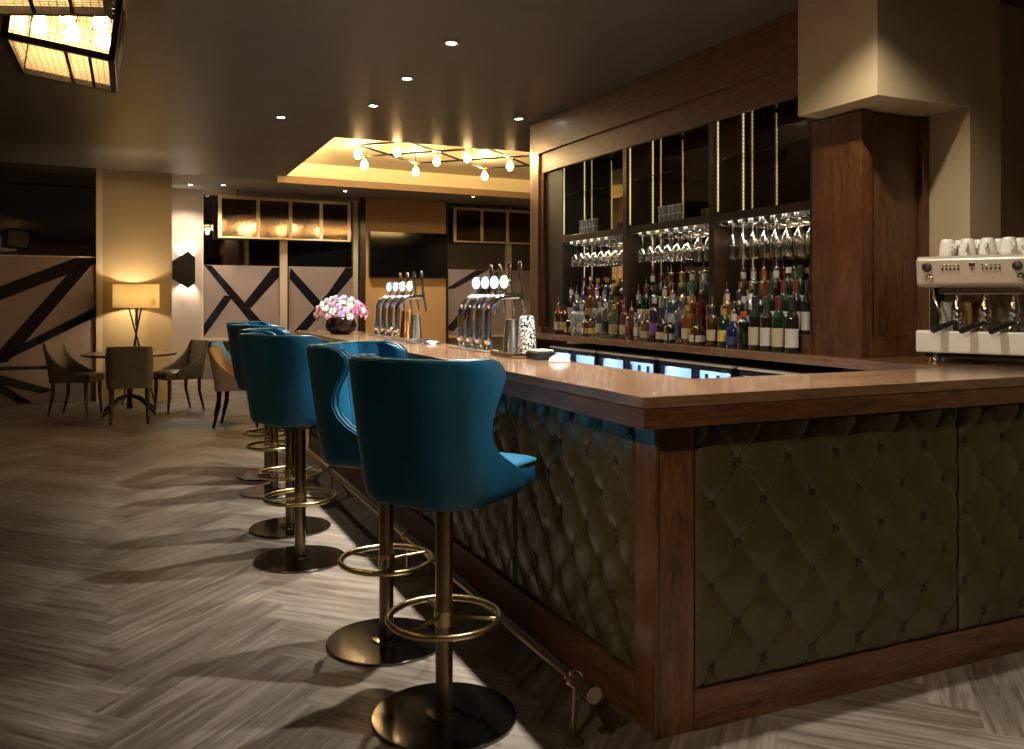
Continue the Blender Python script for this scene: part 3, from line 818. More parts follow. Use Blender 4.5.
for i, (y, l) in enumerate([(6.46-.79, 'far'), (4.865, 'second'), (4.05, 'third'), (3.235, 'nearest')]):
    o = c0 if i == 0 else copy_tree(c0)
    o.location = (3.235, y, 0)
    la = bpy.data.lights.new('cooler_light', 'AREA'); la.shape = 'RECTANGLE'; la.size = .06; la.size_y = .7; la.energy = 5; la.color = (.45, .55, 1.)
    lo = bpy.data.objects.new('cooler_light', la); COL.objects.link(lo); lo.location = (3.235+.05, y+.395, .968)
    lo.rotation_euler = (0, math.radians(-35), 0)
    tag(o, 'black blue lit bottle cooler under the back worktop, ' + ['farthest, by the taps', 'second from the far end', 'third from the far end', 'nearest the coffee machine'][i], 'cooler', 'lit bottle coolers under the back worktop')

cb = None
for ci_, y_ in enumerate((4.865, 4.05)):
    for i in range(6):
        if cb is None:
            cb = empty('beer_bottle')
            g_ = MB().lathe([(0, 0), (.028, 0), (.030, .005), (.030, .13), (.022, .16), (.013, .185), (.012, .225), (.014, .235), (0, .236)], 14, cap=False).build('glass_body', BLACK, cb)
            MB().lathe([(.0305, .03), (.0307, .10)], 14, cap=False).build('label', STEEL, g_); o = cb
        else: o = copy_tree(cb)
        o.location = (3.235+.2, y_+.10+i*.118, .666)
        tag(o, f"dark beer bottle on the top cooler shelf, {ORD[5-i]} from left in the {['second','third'][ci_]} cooler", 'bottle', 'beer bottles in the lit coolers')
# ------------------------------------------------------------------ bottle display unit
FX, MX = 3.28, 3.55
u = tag(empty('bottle_display', (FX, 3.17, ZT)), 'tall walnut back bar with three mirrored bays for bottles and glasses', 'shelving')
q = lambda a, b: (a[0]-FX, a[1]-3.17, a[2]-ZT) and ((a[0]-FX, a[1]-3.17, a[2]-ZT), (b[0]-FX, b[1]-3.17, b[2]-ZT))
def ub(name, mat, *bx, bevel=.002, parent=u):
    m = MB()
    for a, b in bx: m.box(*q(a, b))
    return m.build(name, mat, parent, bevel=bevel)
ub('canopy_fascia', W_Y, ((FX-.02, 3.14, 2.66), (FX+.06, 6.93, CZ-.002)), bevel=.004)
ub('lower_fascia', W_Y, ((FX+.003, 3.55, 2.49), (FX+.04, 6.78, 2.66)))
ub('left_post', W_Z, ((FX-.02, 6.80, ZT), (FX+.06, 6.93, 2.66)), ((FX+.005, 6.745, ZT), (FX+.04, 6.80, 2.49)))
ub('side_board', W_Z, ((FX-.02, 6.931, ZT), (MX+.06, 6.97, CZ-.002)))
ub('mirror', MIRROR, ((MX, 3.52, ZT), (MX+.006, 6.93, 2.62)))
ub('back_board', DARKBK, ((MX+.007, 3.52, ZT), (MX+.03, 6.93, CZ-.002)))
ub('canopy_underside', W_DARK, ((FX+.04, 3.52, 2.60), (MX, 6.93, 2.63)))
for y in (4.359, 5.384):
    ub('divider', W_DARK, ((FX+.014, y, ZT), (MX-.001, y+.055, 2.60)))
ub('divider', DARKW2, ((FX+.03, 6.43, ZT), (MX-.001, 6.744, 2.60)))
for k, (a, b) in enumerate(((3.52, 4.357), (4.416, 5.382), (5.441, 6.428))):
    sh = ub('shelf', W_DARK, ((FX+.02, a, 1.865), (MX-.002, b, 1.915)))
    ub('glass_shelf', SHELFG, ((FX+.06, a, 2.25), (MX-.002, b, 2.258)))
    m = MB(); nr = 9
    for i in range(nr):
        yy = a+.04+(b-a-.08)*(i+.0)/(nr-1)
        for d in (-.012, .012):
            pts = [(FX+.03, yy+d, 1.864), (FX+.03, yy+d, 1.842), (FX+.05, yy+d*1.0, 1.838), (MX-.02, yy+d, 1.838), (MX-.02, yy+d, 1.864)]
            m.tube([Vector(p)-Vector((FX, 3.17, ZT)) for p in pts], .003, 5)
    m.build('glass_rack', STEEL, u)
    # LED strips on the far side panel of the bay
    yl_ = b-.004
    for x in (FX+.035, MX-.04):
        o = ub('led_strip', LED, ((x, yl_-.003, 1.93), (x+.010, yl_, 2.58)), bevel=0)
    o = ub('led_strip', LED, ((MX-.04, yl_-.003, 1.50), (MX-.034, yl_, 1.85)), bevel=0)
    # stepped bottle risers
    ub('riser', W_DARK, ((FX+.025, a, ZT+.001), (FX+.135, b, ZT+.09)), ((FX+.136, a, ZT+.001), (MX-.002, b, ZT+.18)))
# pillar at the right end
PY = 3.17
p = tag(empty('walnut_pillar', (FX, PY, ZT)), 'square walnut clad pillar with a recessed panel between bottles and coffee machine', 'pillar')
m = MB().box((0, 0, 0), (.045, .335, 1.22)).box((.045, .0, 0), (.42, .03, .10)).box((.045, .0, .10), (.075, .03, 1.22)).box((.045, .030, .10), (.465, .335, 1.22)).box((.42, .0, 0), (.465, .03, 1.22))
m.build('cladding', W_Z, p, bevel=.003)
MB().box((-.012, .335, 0), (.03, .40, .10)).build('foot_block', W_Z, p, bevel=.002)
MB().box((-.001, .335, .10), (.03, .35, 1.22)).build('edge_strip', W_DARK, p)
# plaster bulkhead and pier (part of the building)
struct(MB().box((3.14, 2.94, 2.33), (3.97, 3.455, CZ)).build('wall_bulkhead', PLAST))
struct(MB().box((3.75, 2.94, 0), (3.97, 3.20, 2.33)).build('wall_pier', PLAST))
struct(MB().box((3.75, 3.51, 0), (4.5, 3.9, H3)).build('wall_behind_bottles', PLAST))
struct(MB().box((3.755, 3.9, 0), (3.85, 7.0, H3)).build('wall_bar_back', PLAST))
struct(MB().box((3.97, 3.1, 0), (4.4, 3.2, CZ)).build('wall_service', PLAST))

# ------------------------------------------------------------------ bottles
def glassmat(name, col, trans, rough=.06):
    m, nt, b = newmat(name)
    b.inputs['Base Color'].default_value = c4(col); setp(b, Roughness=rough, Transmission_Weight=trans, IOR=1.45, Coat_Weight=1., Coat_Roughness=.03)
    return m
BM = dict(clear=thin_glass('bottle_clear', (.80, .84, .84), 1.6, .06, .26), green=glassmat('bottle_green', (.010, .040, .014), .3), dark=glassmat('bottle_dark', (.012, .012, .01), .0),
          amber=glassmat('bottle_amber', (.20, .08, .015), .3), brown=glassmat('bottle_brown', (.06, .025, .008), .1), red=glassmat('bottle_red', (.18, .010, .008), .3),
          teal=glassmat('bottle_teal', (.04, .17, .165), .5), purple=glassmat('bottle_purple', (.06, .03, .085), .4), yellow=glassmat('bottle_yellow', (.30, .21, .05), .5),
          blue=glassmat('bottle_blue', (.01, .02, .10), .2), pink=glassmat('bottle_pink', (.26, .11, .10), .5), frost=glassmat('bottle_frosted', (.60, .64, .68), .5, .2),
          orange=glassmat('bottle_orange', (.28, .095, .015), .4), lime=glassmat('bottle_lime', (.20, .25, .12), .5))
LMAT = {k: plain('label_'+k, v, .6) for k, v in dict(white=(.55, .52, .47), cream=(.50, .42, .28), yellow=(.60, .50, .08), black=(.02, .02, .02), orange=(.42, .09, .02), blue=(.035, .05, .15), red=(.14, .012, .010),
        gold=(.42, .27, .09), green=(.012, .045, .015), silver=(.55, .55, .55), pink=(.5, .12, .18), purple=(.22, .10, .30)).items()}
STY = {  # radius, body height, shoulder, neck radius, neck top, squareness
 'wine': (.037, .185, .055, .0145, .300, 0), 'spirit': (.036, .165, .035, .0135, .245, 0), 'square': (.034, .150, .03, .014, .215, 4),
 'slim': (.030, .20, .03, .0125, .275, 0), 'round': (.044, .11, .05, .014, .215, 0), 'squat': (.042, .10, .03, .016, .165, 2), 'tall': (.035, .205, .03, .013, .29, 0)}
BCACHE = {}
def bottle(style, body, lab, cap, pour):
    key = (style, body, lab, cap, pour)
    if key in BCACHE: return copy_tree(BCACHE[key])
    r, h, sh, rn, top, sq = STY[style]
    t = empty('wine_bottle' if style == 'wine' else 'spirit_bottle')
    prof = [(0, 0), (r*.9, 0), (r, .006), (r, h*.5), (r, h)]
    for k in range(1, 6):
        a = k/5; prof.append((rn+(r-rn)*(math.cos(a*PI)+1)/2, h+sh*a))
    prof += [(rn*.95, top-.02), (rn*1.15, top-.015), (rn*1.15, top-.002), (0, top)]
    g = MB().lathe(prof, 16, cap=False, sq=sq).build('glass_body', BM[body], t)
    if lab:
        z0, z1 = (h*.16, h*.70) if style == 'wine' else (h*.22, h*.62)
        rr = (r*1.012) if not sq else r*1.05
        if sq:
            MB().box((-r*1.02, -r*.78, z0), (-r*.99, r*.78, z1)).box((-r*.78, -r*1.02, z0), (r*.78, -r*.99, z1)).build('label', LMAT[lab], g)
        else:
            MB().lathe([(r, z0), (rr, z0), (rr, z1), (r, z1)], 14, cap=False, a0=PI*.72, a1=PI*1.55).build('label', LMAT[lab], g)
    if pour:
        MB().lathe([(rn*1.3, top-.012), (rn*1.3, top+.006), (.006, top+.012), (.0045, top+.03), (.0035, top+.062), (0, top+.064)], 10, cap=False).build('pourer', CHROME, g)
        if cap: MB().lathe([(rn*1.22, top-.055), (rn*1.24, top-.013)], 12, cap=False).build('neck_foil', LMAT[cap], g)
    else:
        MB().lathe([(rn*1.1, top-.07 if style == 'wine' else top-.03), (rn*1.22, top-.03), (rn*1.25, top+.002), (0, top+.003)], 12, cap=False).build('cap', LMAT[cap or 'black'], g)
    BCACHE[key] = t
    return t
BAY = {'left': (5.49, 6.375), 'middle': (4.465, 5.335), 'right': (3.615, 4.31)}
ROWS = {
 ('left', 'front'): [('spirit', 'brown', 'white', 'orange', 1), ('spirit', 'brown', 'yellow', 'black', 0), ('squat', 'dark', 'gold', 'gold', 0), ('spirit', 'frost', None, 'blue', 1), ('spirit', 'frost', 'white', 'silver', 0),
                     ('squat', 'amber', 'white', 'black', 0), ('round', 'clear', 'yellow', 'silver', 0), ('spirit', 'clear', 'white', 'silver', 1), ('slim', 'clear', 'green', 'silver', 1), ('spirit', 'lime', 'cream', 'gold', 0)],
 ('left', 'middle'): [('tall', 'dark', 'white', 'white', 1), ('spirit', 'clear', 'gold', 'silver', 1), ('spirit', 'clear', 'white', 'blue', 1), ('tall', 'amber', 'gold', 'red', 1), ('slim', 'clear', 'cream', 'white', 1),
                      ('spirit', 'clear', 'blue', 'silver', 1), ('spirit', 'lime', 'yellow', 'green', 1), ('square', 'amber', 'red', 'red', 0), ('spirit', 'red', 'orange', 'red', 1)],
 ('left', 'back'): [('tall', 'clear', 'cream', 'red', 0), ('tall', 'amber', 'gold', 'cream', 0), ('slim', 'blue', 'purple', 'gold', 0), ('slim', 'blue', 'blue', 'gold', 0), ('tall', 'amber', 'gold', 'gold', 0), ('spirit', 'dark', 'cream', 'red', 1), ('tall', 'yellow', 'white', 'yellow', 1), ('tall', 'brown', 'gold', 'black', 1)],
 ('middle', 'front'): [('spirit', 'pink', 'cream', 'red', 1), ('square', 'pink', 'red', 'red', 1), ('square', 'clear', 'white', 'silver', 0), ('round', 'yellow', 'cream', 'gold', 0), ('tall', 'purple', 'purple', 'silver', 0),
                       ('round', 'dark', 'cream', 'black', 0), ('squat', 'dark', 'white', 'silver', 0), ('slim', 'clear', 'blue', 'blue', 0), ('spirit', 'orange', 'cream', 'gold', 0), ('squat', 'brown', 'white', 'black', 0)],
 ('middle', 'middle'): [('spirit', 'dark', 'silver', 'silver', 1), ('tall', 'green', 'cream', 'red', 1), ('tall', 'green', 'white', 'red', 0), ('slim', 'clear', 'silver', 'white', 1), ('spirit', 'teal', 'silver', 'silver', 1),
                        ('tall', 'clear', 'cream', 'green', 1), ('spirit', 'orange', 'orange', 'gold', 1), ('spirit', 'red', 'red', 'red', 1), ('square', 'brown', 'white', 'black', 0)],
 ('middle', 'back'): [('tall', 'green', 'cream', 'white', 1), ('tall', 'dark', 'white', 'red', 1), ('tall', 'red', 'cream', 'red', 1), ('tall', 'amber', 'gold', 'gold', 1), ('tall', 'teal', 'teal' if False else 'silver', 'silver', 1), ('tall', 'teal', None, 'silver', 1), ('tall', 'clear', 'pink', 'black', 1), ('tall', 'clear', 'white', 'black', 1)],
 ('right', 'front'): [('spirit', 'brown', 'cream', 'black', 1), ('spirit', 'green', 'yellow', 'gold', 1), ('round', 'blue', 'blue', 'silver', 1), ('square', 'dark', 'black', 'orange', 0), ('wine', 'dark', 'cream', 'black', 0),
                      ('wine', 'dark', 'white', 'green', 0), ('wine', 'green', 'cream', 'red', 0), ('wine', 'dark', 'white', 'black', 0)],
 ('right', 'middle'): [('spirit', 'amber', 'gold', 'cream', 1), ('spirit', 'dark', 'orange', 'black', 1), ('spirit', 'clear', 'white', 'silver', 1), ('spirit', 'dark', 'silver', 'black', 0), ('wine', 'dark', 'white', 'black', 0), ('wine', 'green', 'cream', 'red', 0), ('wine', 'dark', 'cream', 'red', 0), ('wine', 'dark', 'white', 'black', 0)],
 ('right', 'back'): [('tall', 'brown', 'white', 'silver', 1), ('tall', 'clear', 'white', 'silver', 1), ('tall', 'amber', 'orange', 'orange', 1), ('tall', 'dark', 'gold', 'silver', 1), ('tall', 'green', 'white', 'silver', 0), ('wine', 'green', 'white', 'green', 0), ('wine', 'dark', 'white', 'red', 0), ('wine', 'dark', 'cream', 'black', 0)]}
RX = {'front': (3.245, ZT), 'middle': (FX+.082, ZT+.09), 'back': (MX-.07, ZT+.18)}
NICE = dict(frost='frosted clear', dark='near black', lime='pale lime')
for (bay, row), items in ROWS.items():
    y0, y1 = BAY[bay]; x, z = RX[row]; n = len(items)
    for k, (st, bd, lb_, cp, po) in enumerate(items):
        yy = y1-(y1-y0)*k/(n-1)
        o = bottle(st, bd, lb_, cp, po)
        o.location = (x+random.uniform(-.006, .006), yy+random.uniform(-.004, .004), z+.001); o.rotation_euler = (0, 0, random.uniform(-.25, .25))
        kind = 'wine bottle' if st == 'wine' else {'square': 'square bottle', 'round': 'round bodied bottle', 'squat': 'squat bottle', 'slim': 'slim bottle', 'tall': 'tall bottle', 'spirit': 'spirit bottle'}[st]
        look = f"{NICE.get(bd, bd)} {kind}" + (f" with {lb_} label" if lb_ else '')
        tag(o, f"{look}, {ORD[k]} from left, {row} row, {bay} bay", 'bottle', f'bottles in the {bay} bay of the back bar')

# ------------------------------------------------------------------ hanging glasses and small glasses
def stem(kind):
    t = empty('wine_glass' if kind == 'wine' else 'flute_glass')
    if kind == 'wine': prof = [(.034, 0), (.034, -.002), (.006, -.006), (.0035, -.02), (.0035, -.075), (.012, -.085), (.034, -.105), (.043, -.135), (.040, -.165), (.034, -.19)]
    else: prof = [(.032, 0), (.032, -.002), (.006, -.006), (.0035, -.02), (.0035, -.06), (.012, -.075), (.024, -.10), (.029, -.14), (.029, -.18), (.025, -.215)]
    MB().lathe(prof[:5], 14, cap=True).build('stem', STEM, t)
    MB().lathe(prof[4:], 16, cap=False).build('bowl', STEM, t)
    return t
protos = {}
for k, (bay, a, b) in enumerate((('left', 5.441, 6.40), ('middle', 4.416, 5.382), ('right', 3.52, 4.357))):
    kind_of = (lambda i: 'wine') if k == 0 else ((lambda i: 'wine' if i < 6 else 'flute') if k == 1 else (lambda i: 'flute'))
    for i in range(8):
        yy = b-.04-(b-a-.08)*(i+.5)/8
        for j, xx in enumerate((FX+.09, FX+.195)):
            kd = kind_of(i)
            if kd in protos: o = copy_tree(protos[kd])
            else: o = stem(kd); protos[kd] = o
            o.location = (xx, yy, 1.848); o.rotation_euler = (0, 0, random.random())
            nm = 'clear wine glass' if kd == 'wine' else 'clear tall flute glass'
            tag(o, f"{nm} hanging upside down, {ORD[i]} from left, {['front','rear'][j]} rank, {bay} bay", 'glass', f'glasses hanging under the shelf of the {bay} bay')
tp = None
for bay, yc0 in (('left', 6.10), ('middle', 4.95)):
    for i in range(5):
        for lv in range(2):
            if tp is None:
                tp = empty('shot_glass')
                MB().lathe([(.0, .0), (.019, .0), (.024, .055), (.0225, .055), (.018, .008), (0, .008)], 16, cap=False).build('glass_body', BM['frost'], tp)
                MB().lathe([(.0245, .050), (.0250, .0555), (.0235, .0555)], 16, cap=False).build('rim', CERAM, tp); o = tp
            else: o = copy_tree(tp)
            o.location = (FX+.09, yc0-i*.055+.1, 1.916+lv*.057)
            tag(o, f"small pale shot glass, {['lower','upper'][lv]} level, {ORD[i]} from left on the {bay} bay shelf", 'glass', f'stacked shot glasses in the {bay} bay')

# ------------------------------------------------------------------ beer taps
def tower(loc, rz, label, lens, sp_=.141):
    t = tag(empty('beer_tap_tower', loc, rz), label, 'beer taps', 'chrome beer tap towers on the bar')
    MB().box((-.05, -sp_*2, 0), (.06, sp_*2, .008)).build('base_plate', STEEL, t, bevel=.002)
    for i in range(4):
        y = (1.5-i)*sp_
        c = MB().lathe([(.027, .006), (.027, .02), (.020, .03), (.020, .05), (.024, .055), (.024, .065), (.019, .07)], 18, (0, y, 0), cap=False)
        pts = [(0, y, .06), (0, y, .17), (.004, y, .22), (.02, y, .262), (.05, y, .29), (.085, y, .302), (.13, y, .305), (.2, y, .305)]
        c.tube(pts, .019, 16, rs=[.019, .019, .0195, .0195, .019, .018, .016, .014])
        col = c.build('tap_column', CHROME, t)
        M = Matrix.Translation((.105, y, .385)) @ Matrix.Rotation(.45, 4, 'Z') @ Matrix.Rotation(-PI/2, 4, 'Y') @ Matrix.Scale(.98, 4, Vector((1, 0, 0))) @ Matrix.Scale(.86, 4, Vector((0, 1, 0)))
        MB().lathe([(0, -.014), (.034, -.014), (.038, -.006), (.038, .008), (.035, .012)], 24, M=M, cap=False).cyl((.108, y, .30), (.108, y, .36), .008, 8).build('badge_housing', CHROME, col)
        MB().lathe([(.0, .0135), (.02, .013), (.036, .0115)], 24, M=M, cap=False).build('badge_lens', lens[i], col)
        # tap body, spout, handle
        m = MB().cyl((.20, y, .285), (.20, y, .33), .017, 14).cyl((.205, y, .32), (.225, y, .20), .010, 12, .008)
        tp_ = m.build('tap', CHROME, col)
        MB().lathe([(.007, 0), (.008, .03), (.011, .09), (.013, .15), (.010, .165), (0, .17)], 14, M=Matrix.Translation((.20, y, .33)) @ Matrix.Rotation(-.06, 4, 'Y'), cap=False).build('handle', CHROME, tp_)
    MB().cyl((.20, -sp_*1.6, .312), (.20, sp_*1.6, .312), .012, 12).build('cross_pipe', CHROME, t)
    MB().box((.0, -sp_*1.5, .056), (.008, sp_*1.5, .066)).build('tie_bar', BRASS, t)
tower((1.79, 4.585, ZT), 0, 'near chrome beer tap tower with four columns and lit round badges', [LENS_W, LENS_B, LENS_W, LENS_G])
tower((1.79, 6.42, ZT), 0, 'far chrome beer tap tower with four columns and lit round badges by the flowers', [LENS_B, LENS_B, LENS_W, LENS_G], .185)

# ------------------------------------------------------------------ things on the bar
def tray(loc, w_, d_, label, mat=TOPX):
    t = tag(empty('bar_tray', loc), label, 'tray')
    m = MB().box((-w_/2, -d_/2, 0), (w_/2, d_/2, .012)); m.build('tray_base', mat, t, bevel=.003)
    m = MB()
    for a, b in (((-w_/2, -d_/2), (w_/2, -d_/2+.01)), ((-w_/2, d_/2-.01), (w_/2, d_/2)), ((-w_/2, -d_/2+.01), (-w_/2+.01, d_/2-.01)), ((w_/2-.01, -d_/2+.01), (w_/2, d_/2-.01))): m.box((a[0], a[1], .012), (b[0], b[1], .022))
    m.build('tray_lip', BRASS_D if mat is TOPX else STEEL, t)
    return t
TIN = [(0, 0), (.030, 0), (.031, .004), (.043, .165), (.0445, .168), (.0435, .170), (.042, .166), (.030, .006), (0, .006)]
def tin(loc, mat, label, up=True, name='cocktail_tin', sc_=1.):
    prof = TIN if up else [(r, .170-z) for r, z in TIN][::-1]
    o = MB().lathe([(r*sc_, z*sc_) for r, z in prof], 24, cap=False).build(name, mat, None, loc=loc); return tag(o, label, 'cocktail shaker')
tray((1.775, 3.96, ZT+.001), .17, .28, 'low wooden tray on the bar under the speckled shaker')
tin((1.775, 4.02, ZT+.015), STEEL, 'upturned plain steel cocktail tin left of the speckled shaker', False)
def speck():
    m, nt, b = newmat('black_white_speckle')
    tc = nt.nodes.new('ShaderNodeTexCoord'); n = nt.nodes.new('ShaderNodeTexNoise'); n.inputs['Scale'].default_value = 130; n.inputs['Detail'].default_value = 1
    r = nt.nodes.new('ShaderNodeValToRGB'); r.color_ramp.interpolation = 'CONSTANT'
    r.color_ramp.elements[0].color = (.01, .01, .01, 1); r.color_ramp.elements[1].position = .5; r.color_ramp.elements[1].color = (.8, .78, .74, 1)
    nt.links.new(tc.outputs['Object'], n.inputs['Vector']); nt.links.new(n.outputs['Fac'], r.inputs['Fac']); nt.links.new(r.outputs['Color'], b.inputs['Base Color']); setp(b, Roughness=.25)
    return m
o = MB().lathe([(0, 0), (.046, 0), (.048, .006), (.044, .09), (.037, .172), (.034, .186), (.027, .191), (0, .192)], 28, cap=False).build('cocktail_shaker', speck(), None, loc=(1.80, 3.885, ZT+.015))
tag(o, 'tall black and white speckled cocktail shaker on the wooden tray', 'cocktail shaker')
tray((1.76, 5.72, ZT+.001), .16, .38, 'pale bar mat with two shaker tins between the tap towers', STEEL)
tin((1.77, 5.83, ZT+.015), COPPER, 'upturned copper cocktail tin on the far bar mat', False, sc_=1.15)
tin((1.78, 5.66, ZT+.015), STEEL, 'steel cocktail tin beside the copper tin on the far bar mat', False)
def bowl(loc, r, h, mat, name, label, cat='bowl'):
    o = MB().lathe([(0, 0), (r*.4, 0), (r*.8, h*.5), (r, h), (r*.96, h), (r*.75, h*.5), (r*.35, .006), (0, .006)], 28, cap=False).build(name, mat, None, loc=loc)
    return tag(o, label, cat)
o = MB().lathe([(.0, .022), (.03, .020), (.05, .012), (.056, .006), (.06, 0), (0, 0)], 24, cap=False).build('steel_dish', STEEL, None, loc=(1.78, 5.30, ZT+.001)); tag(o, 'small flat steel dish on the bar between the tap towers', 'dish')
o = MB().lathe([(.0, .032), (.025, .030), (.042, .02), (.05, .008), (.052, 0), (0, 0)], 24, cap=False).build('upturned_bowl', CERAM2, None, loc=(1.80, 3.53, ZT+.001)); tag(o, 'small upturned white bowl on the bar right of the speckled shaker', 'bowl')
t = tag(empty('garnish_caddy', (1.80, 3.73, ZT+.001)), 'low garnish caddy with cream lids on the bar right of the shaker tray', 'caddy')
MB().box((-.05, -.06, 0), (.05, .06, .035)).build('caddy_box', BLACK, t, bevel=.004)
for i in range(3): MB().box((-.045, -.055+i*.038, .036), (.045, -.022+i*.038, .046)).build('lid', LMAT['cream'], t, bevel=.003)
for i, (y_, rr) in enumerate(((5.45, .02), (5.98, .02))):
    m = MB().lathe([(0, 0), (.05, 0), (.05, .004), (0, .004)], 20, cap=False); o = m.build('coaster', BLACK, None, loc=(1.70, y_, ZT+.001)); tag(o, ['round black coaster before the near tap tower', 'round black coaster beside the far tap tower'][i], 'coaster')
o = MB().box((-.04, -.03, 0), (.04, .03, .05)).build('wooden_block', W_X, None, loc=(3.22, 6.61, ZT+.001), bevel=.003); tag(o, 'small wooden box at the far end of the back worktop', 'box')
m = MB().lathe([(.016, 0), (.016, .06), (.010, .075), (.009, .12)], 14).tube([(0, 0, .11), (0, 0, .13), (-.02, 0, .14), (-.05, 0, .135)], .006, 8)
o = m.build('soda_tap', CHROME, None, loc=(3.21, 6.02, ZT+.001)); tag(o, 'small chrome dispenser on the back worktop left of the bottles', 'dispenser')

# flowers
t = tag(empty('flower_vase', (1.585, 7.08, ZT+.001)), 'round dark bowl of pink and white flowers at the far end of the bar', 'flowers')
MB().lathe([(0, 0), (.07, 0), (.115, .03), (.13, .07), (.12, .11), (.105, .135), (.10, .13), (.115, .10), (0, .09)], 28, cap=False).build('bowl', plain('dark_glass_bowl', (.03, .012, .006), .08), t)
PET = [('pale_pink_petals', (.80, .52, .62), 0), ('white_petals', (.85, .80, .74), 0), ('coral_petals', (.75, .28, .28), 0), ('magenta_petals', (.60, .14, .34), 0), ('lilac_petals', (.58, .38, .68), 0)]
PM = [plain(n_, c_, .6) for n_, c_, _ in PET]
LEAF = plain('flower_leaves', (.14, .22, .04), .5)
m = MB()
for k in range(90):
    a = random.uniform(0, 2*PI); e = random.uniform(.1, 1.4); r = random.uniform(.12, .185)
    c = Vector((r*math.cos(a)*math.cos(e)*1.05, r*math.sin(a)*math.cos(e)*1.05, .12+r*.85*math.sin(e)))
    d = Vector((random.uniform(-1, 1), random.uniform(-1, 1), random.uniform(.2, 1))).normalized()*.035; s_ = d.cross(Vector((0, 0, 1))).normalized()*.012
    m.add([c, c+d*.5+s_, c+d, c+d*.5-s_], [(0, 1, 2, 3)])
m.build('foliage', LEAF, t)
ga = PI*(3-5**.5); NF = 62
for k in range(NF):
    zz = 1-(k+.5)/NF*1.15; rr = math.sqrt(max(0, 1-zz*zz)); a = ga*k
    c = Vector((.20*rr*math.cos(a), .20*rr*math.sin(a), .155+.145*zz)); nrm = Vector((c.x, c.y, (c.z-.15)*1.2+.02)).normalized()
    ux = nrm.orthogonal().normalized(); uy = nrm.cross(ux)
    m = MB(); fr0 = random.uniform(.028, .038)
    for lay in range(2):
        npet = 9-lay*3
        for i in range(npet):
            g = 2*PI*i/npet+random.uniform(-.2, .2)+lay*.3; R_ = fr0*(1-lay*.4); lift = .010+.012*lay
            d = ux*math.cos(g)+uy*math.sin(g); s_ = (ux*-math.sin(g)+uy*math.cos(g))*R_*.34
            m.add([c, c+d*R_*.6+s_+nrm*lift, c+d*R_+nrm*(lift*.5), c+d*R_*.6-s_+nrm*lift], [(0, 1, 2, 3)])
    side = c.x*math.cos(TH)-c.y*math.sin(TH)
    mi = 2 if (side < -.06 and c.z < .2 and k % 3) else (3 if side > .11 and k % 3 else (4 if k % 7 == 0 else (1 if k % 2 else 0)))
    m.build('flower_head', PM[mi], t)

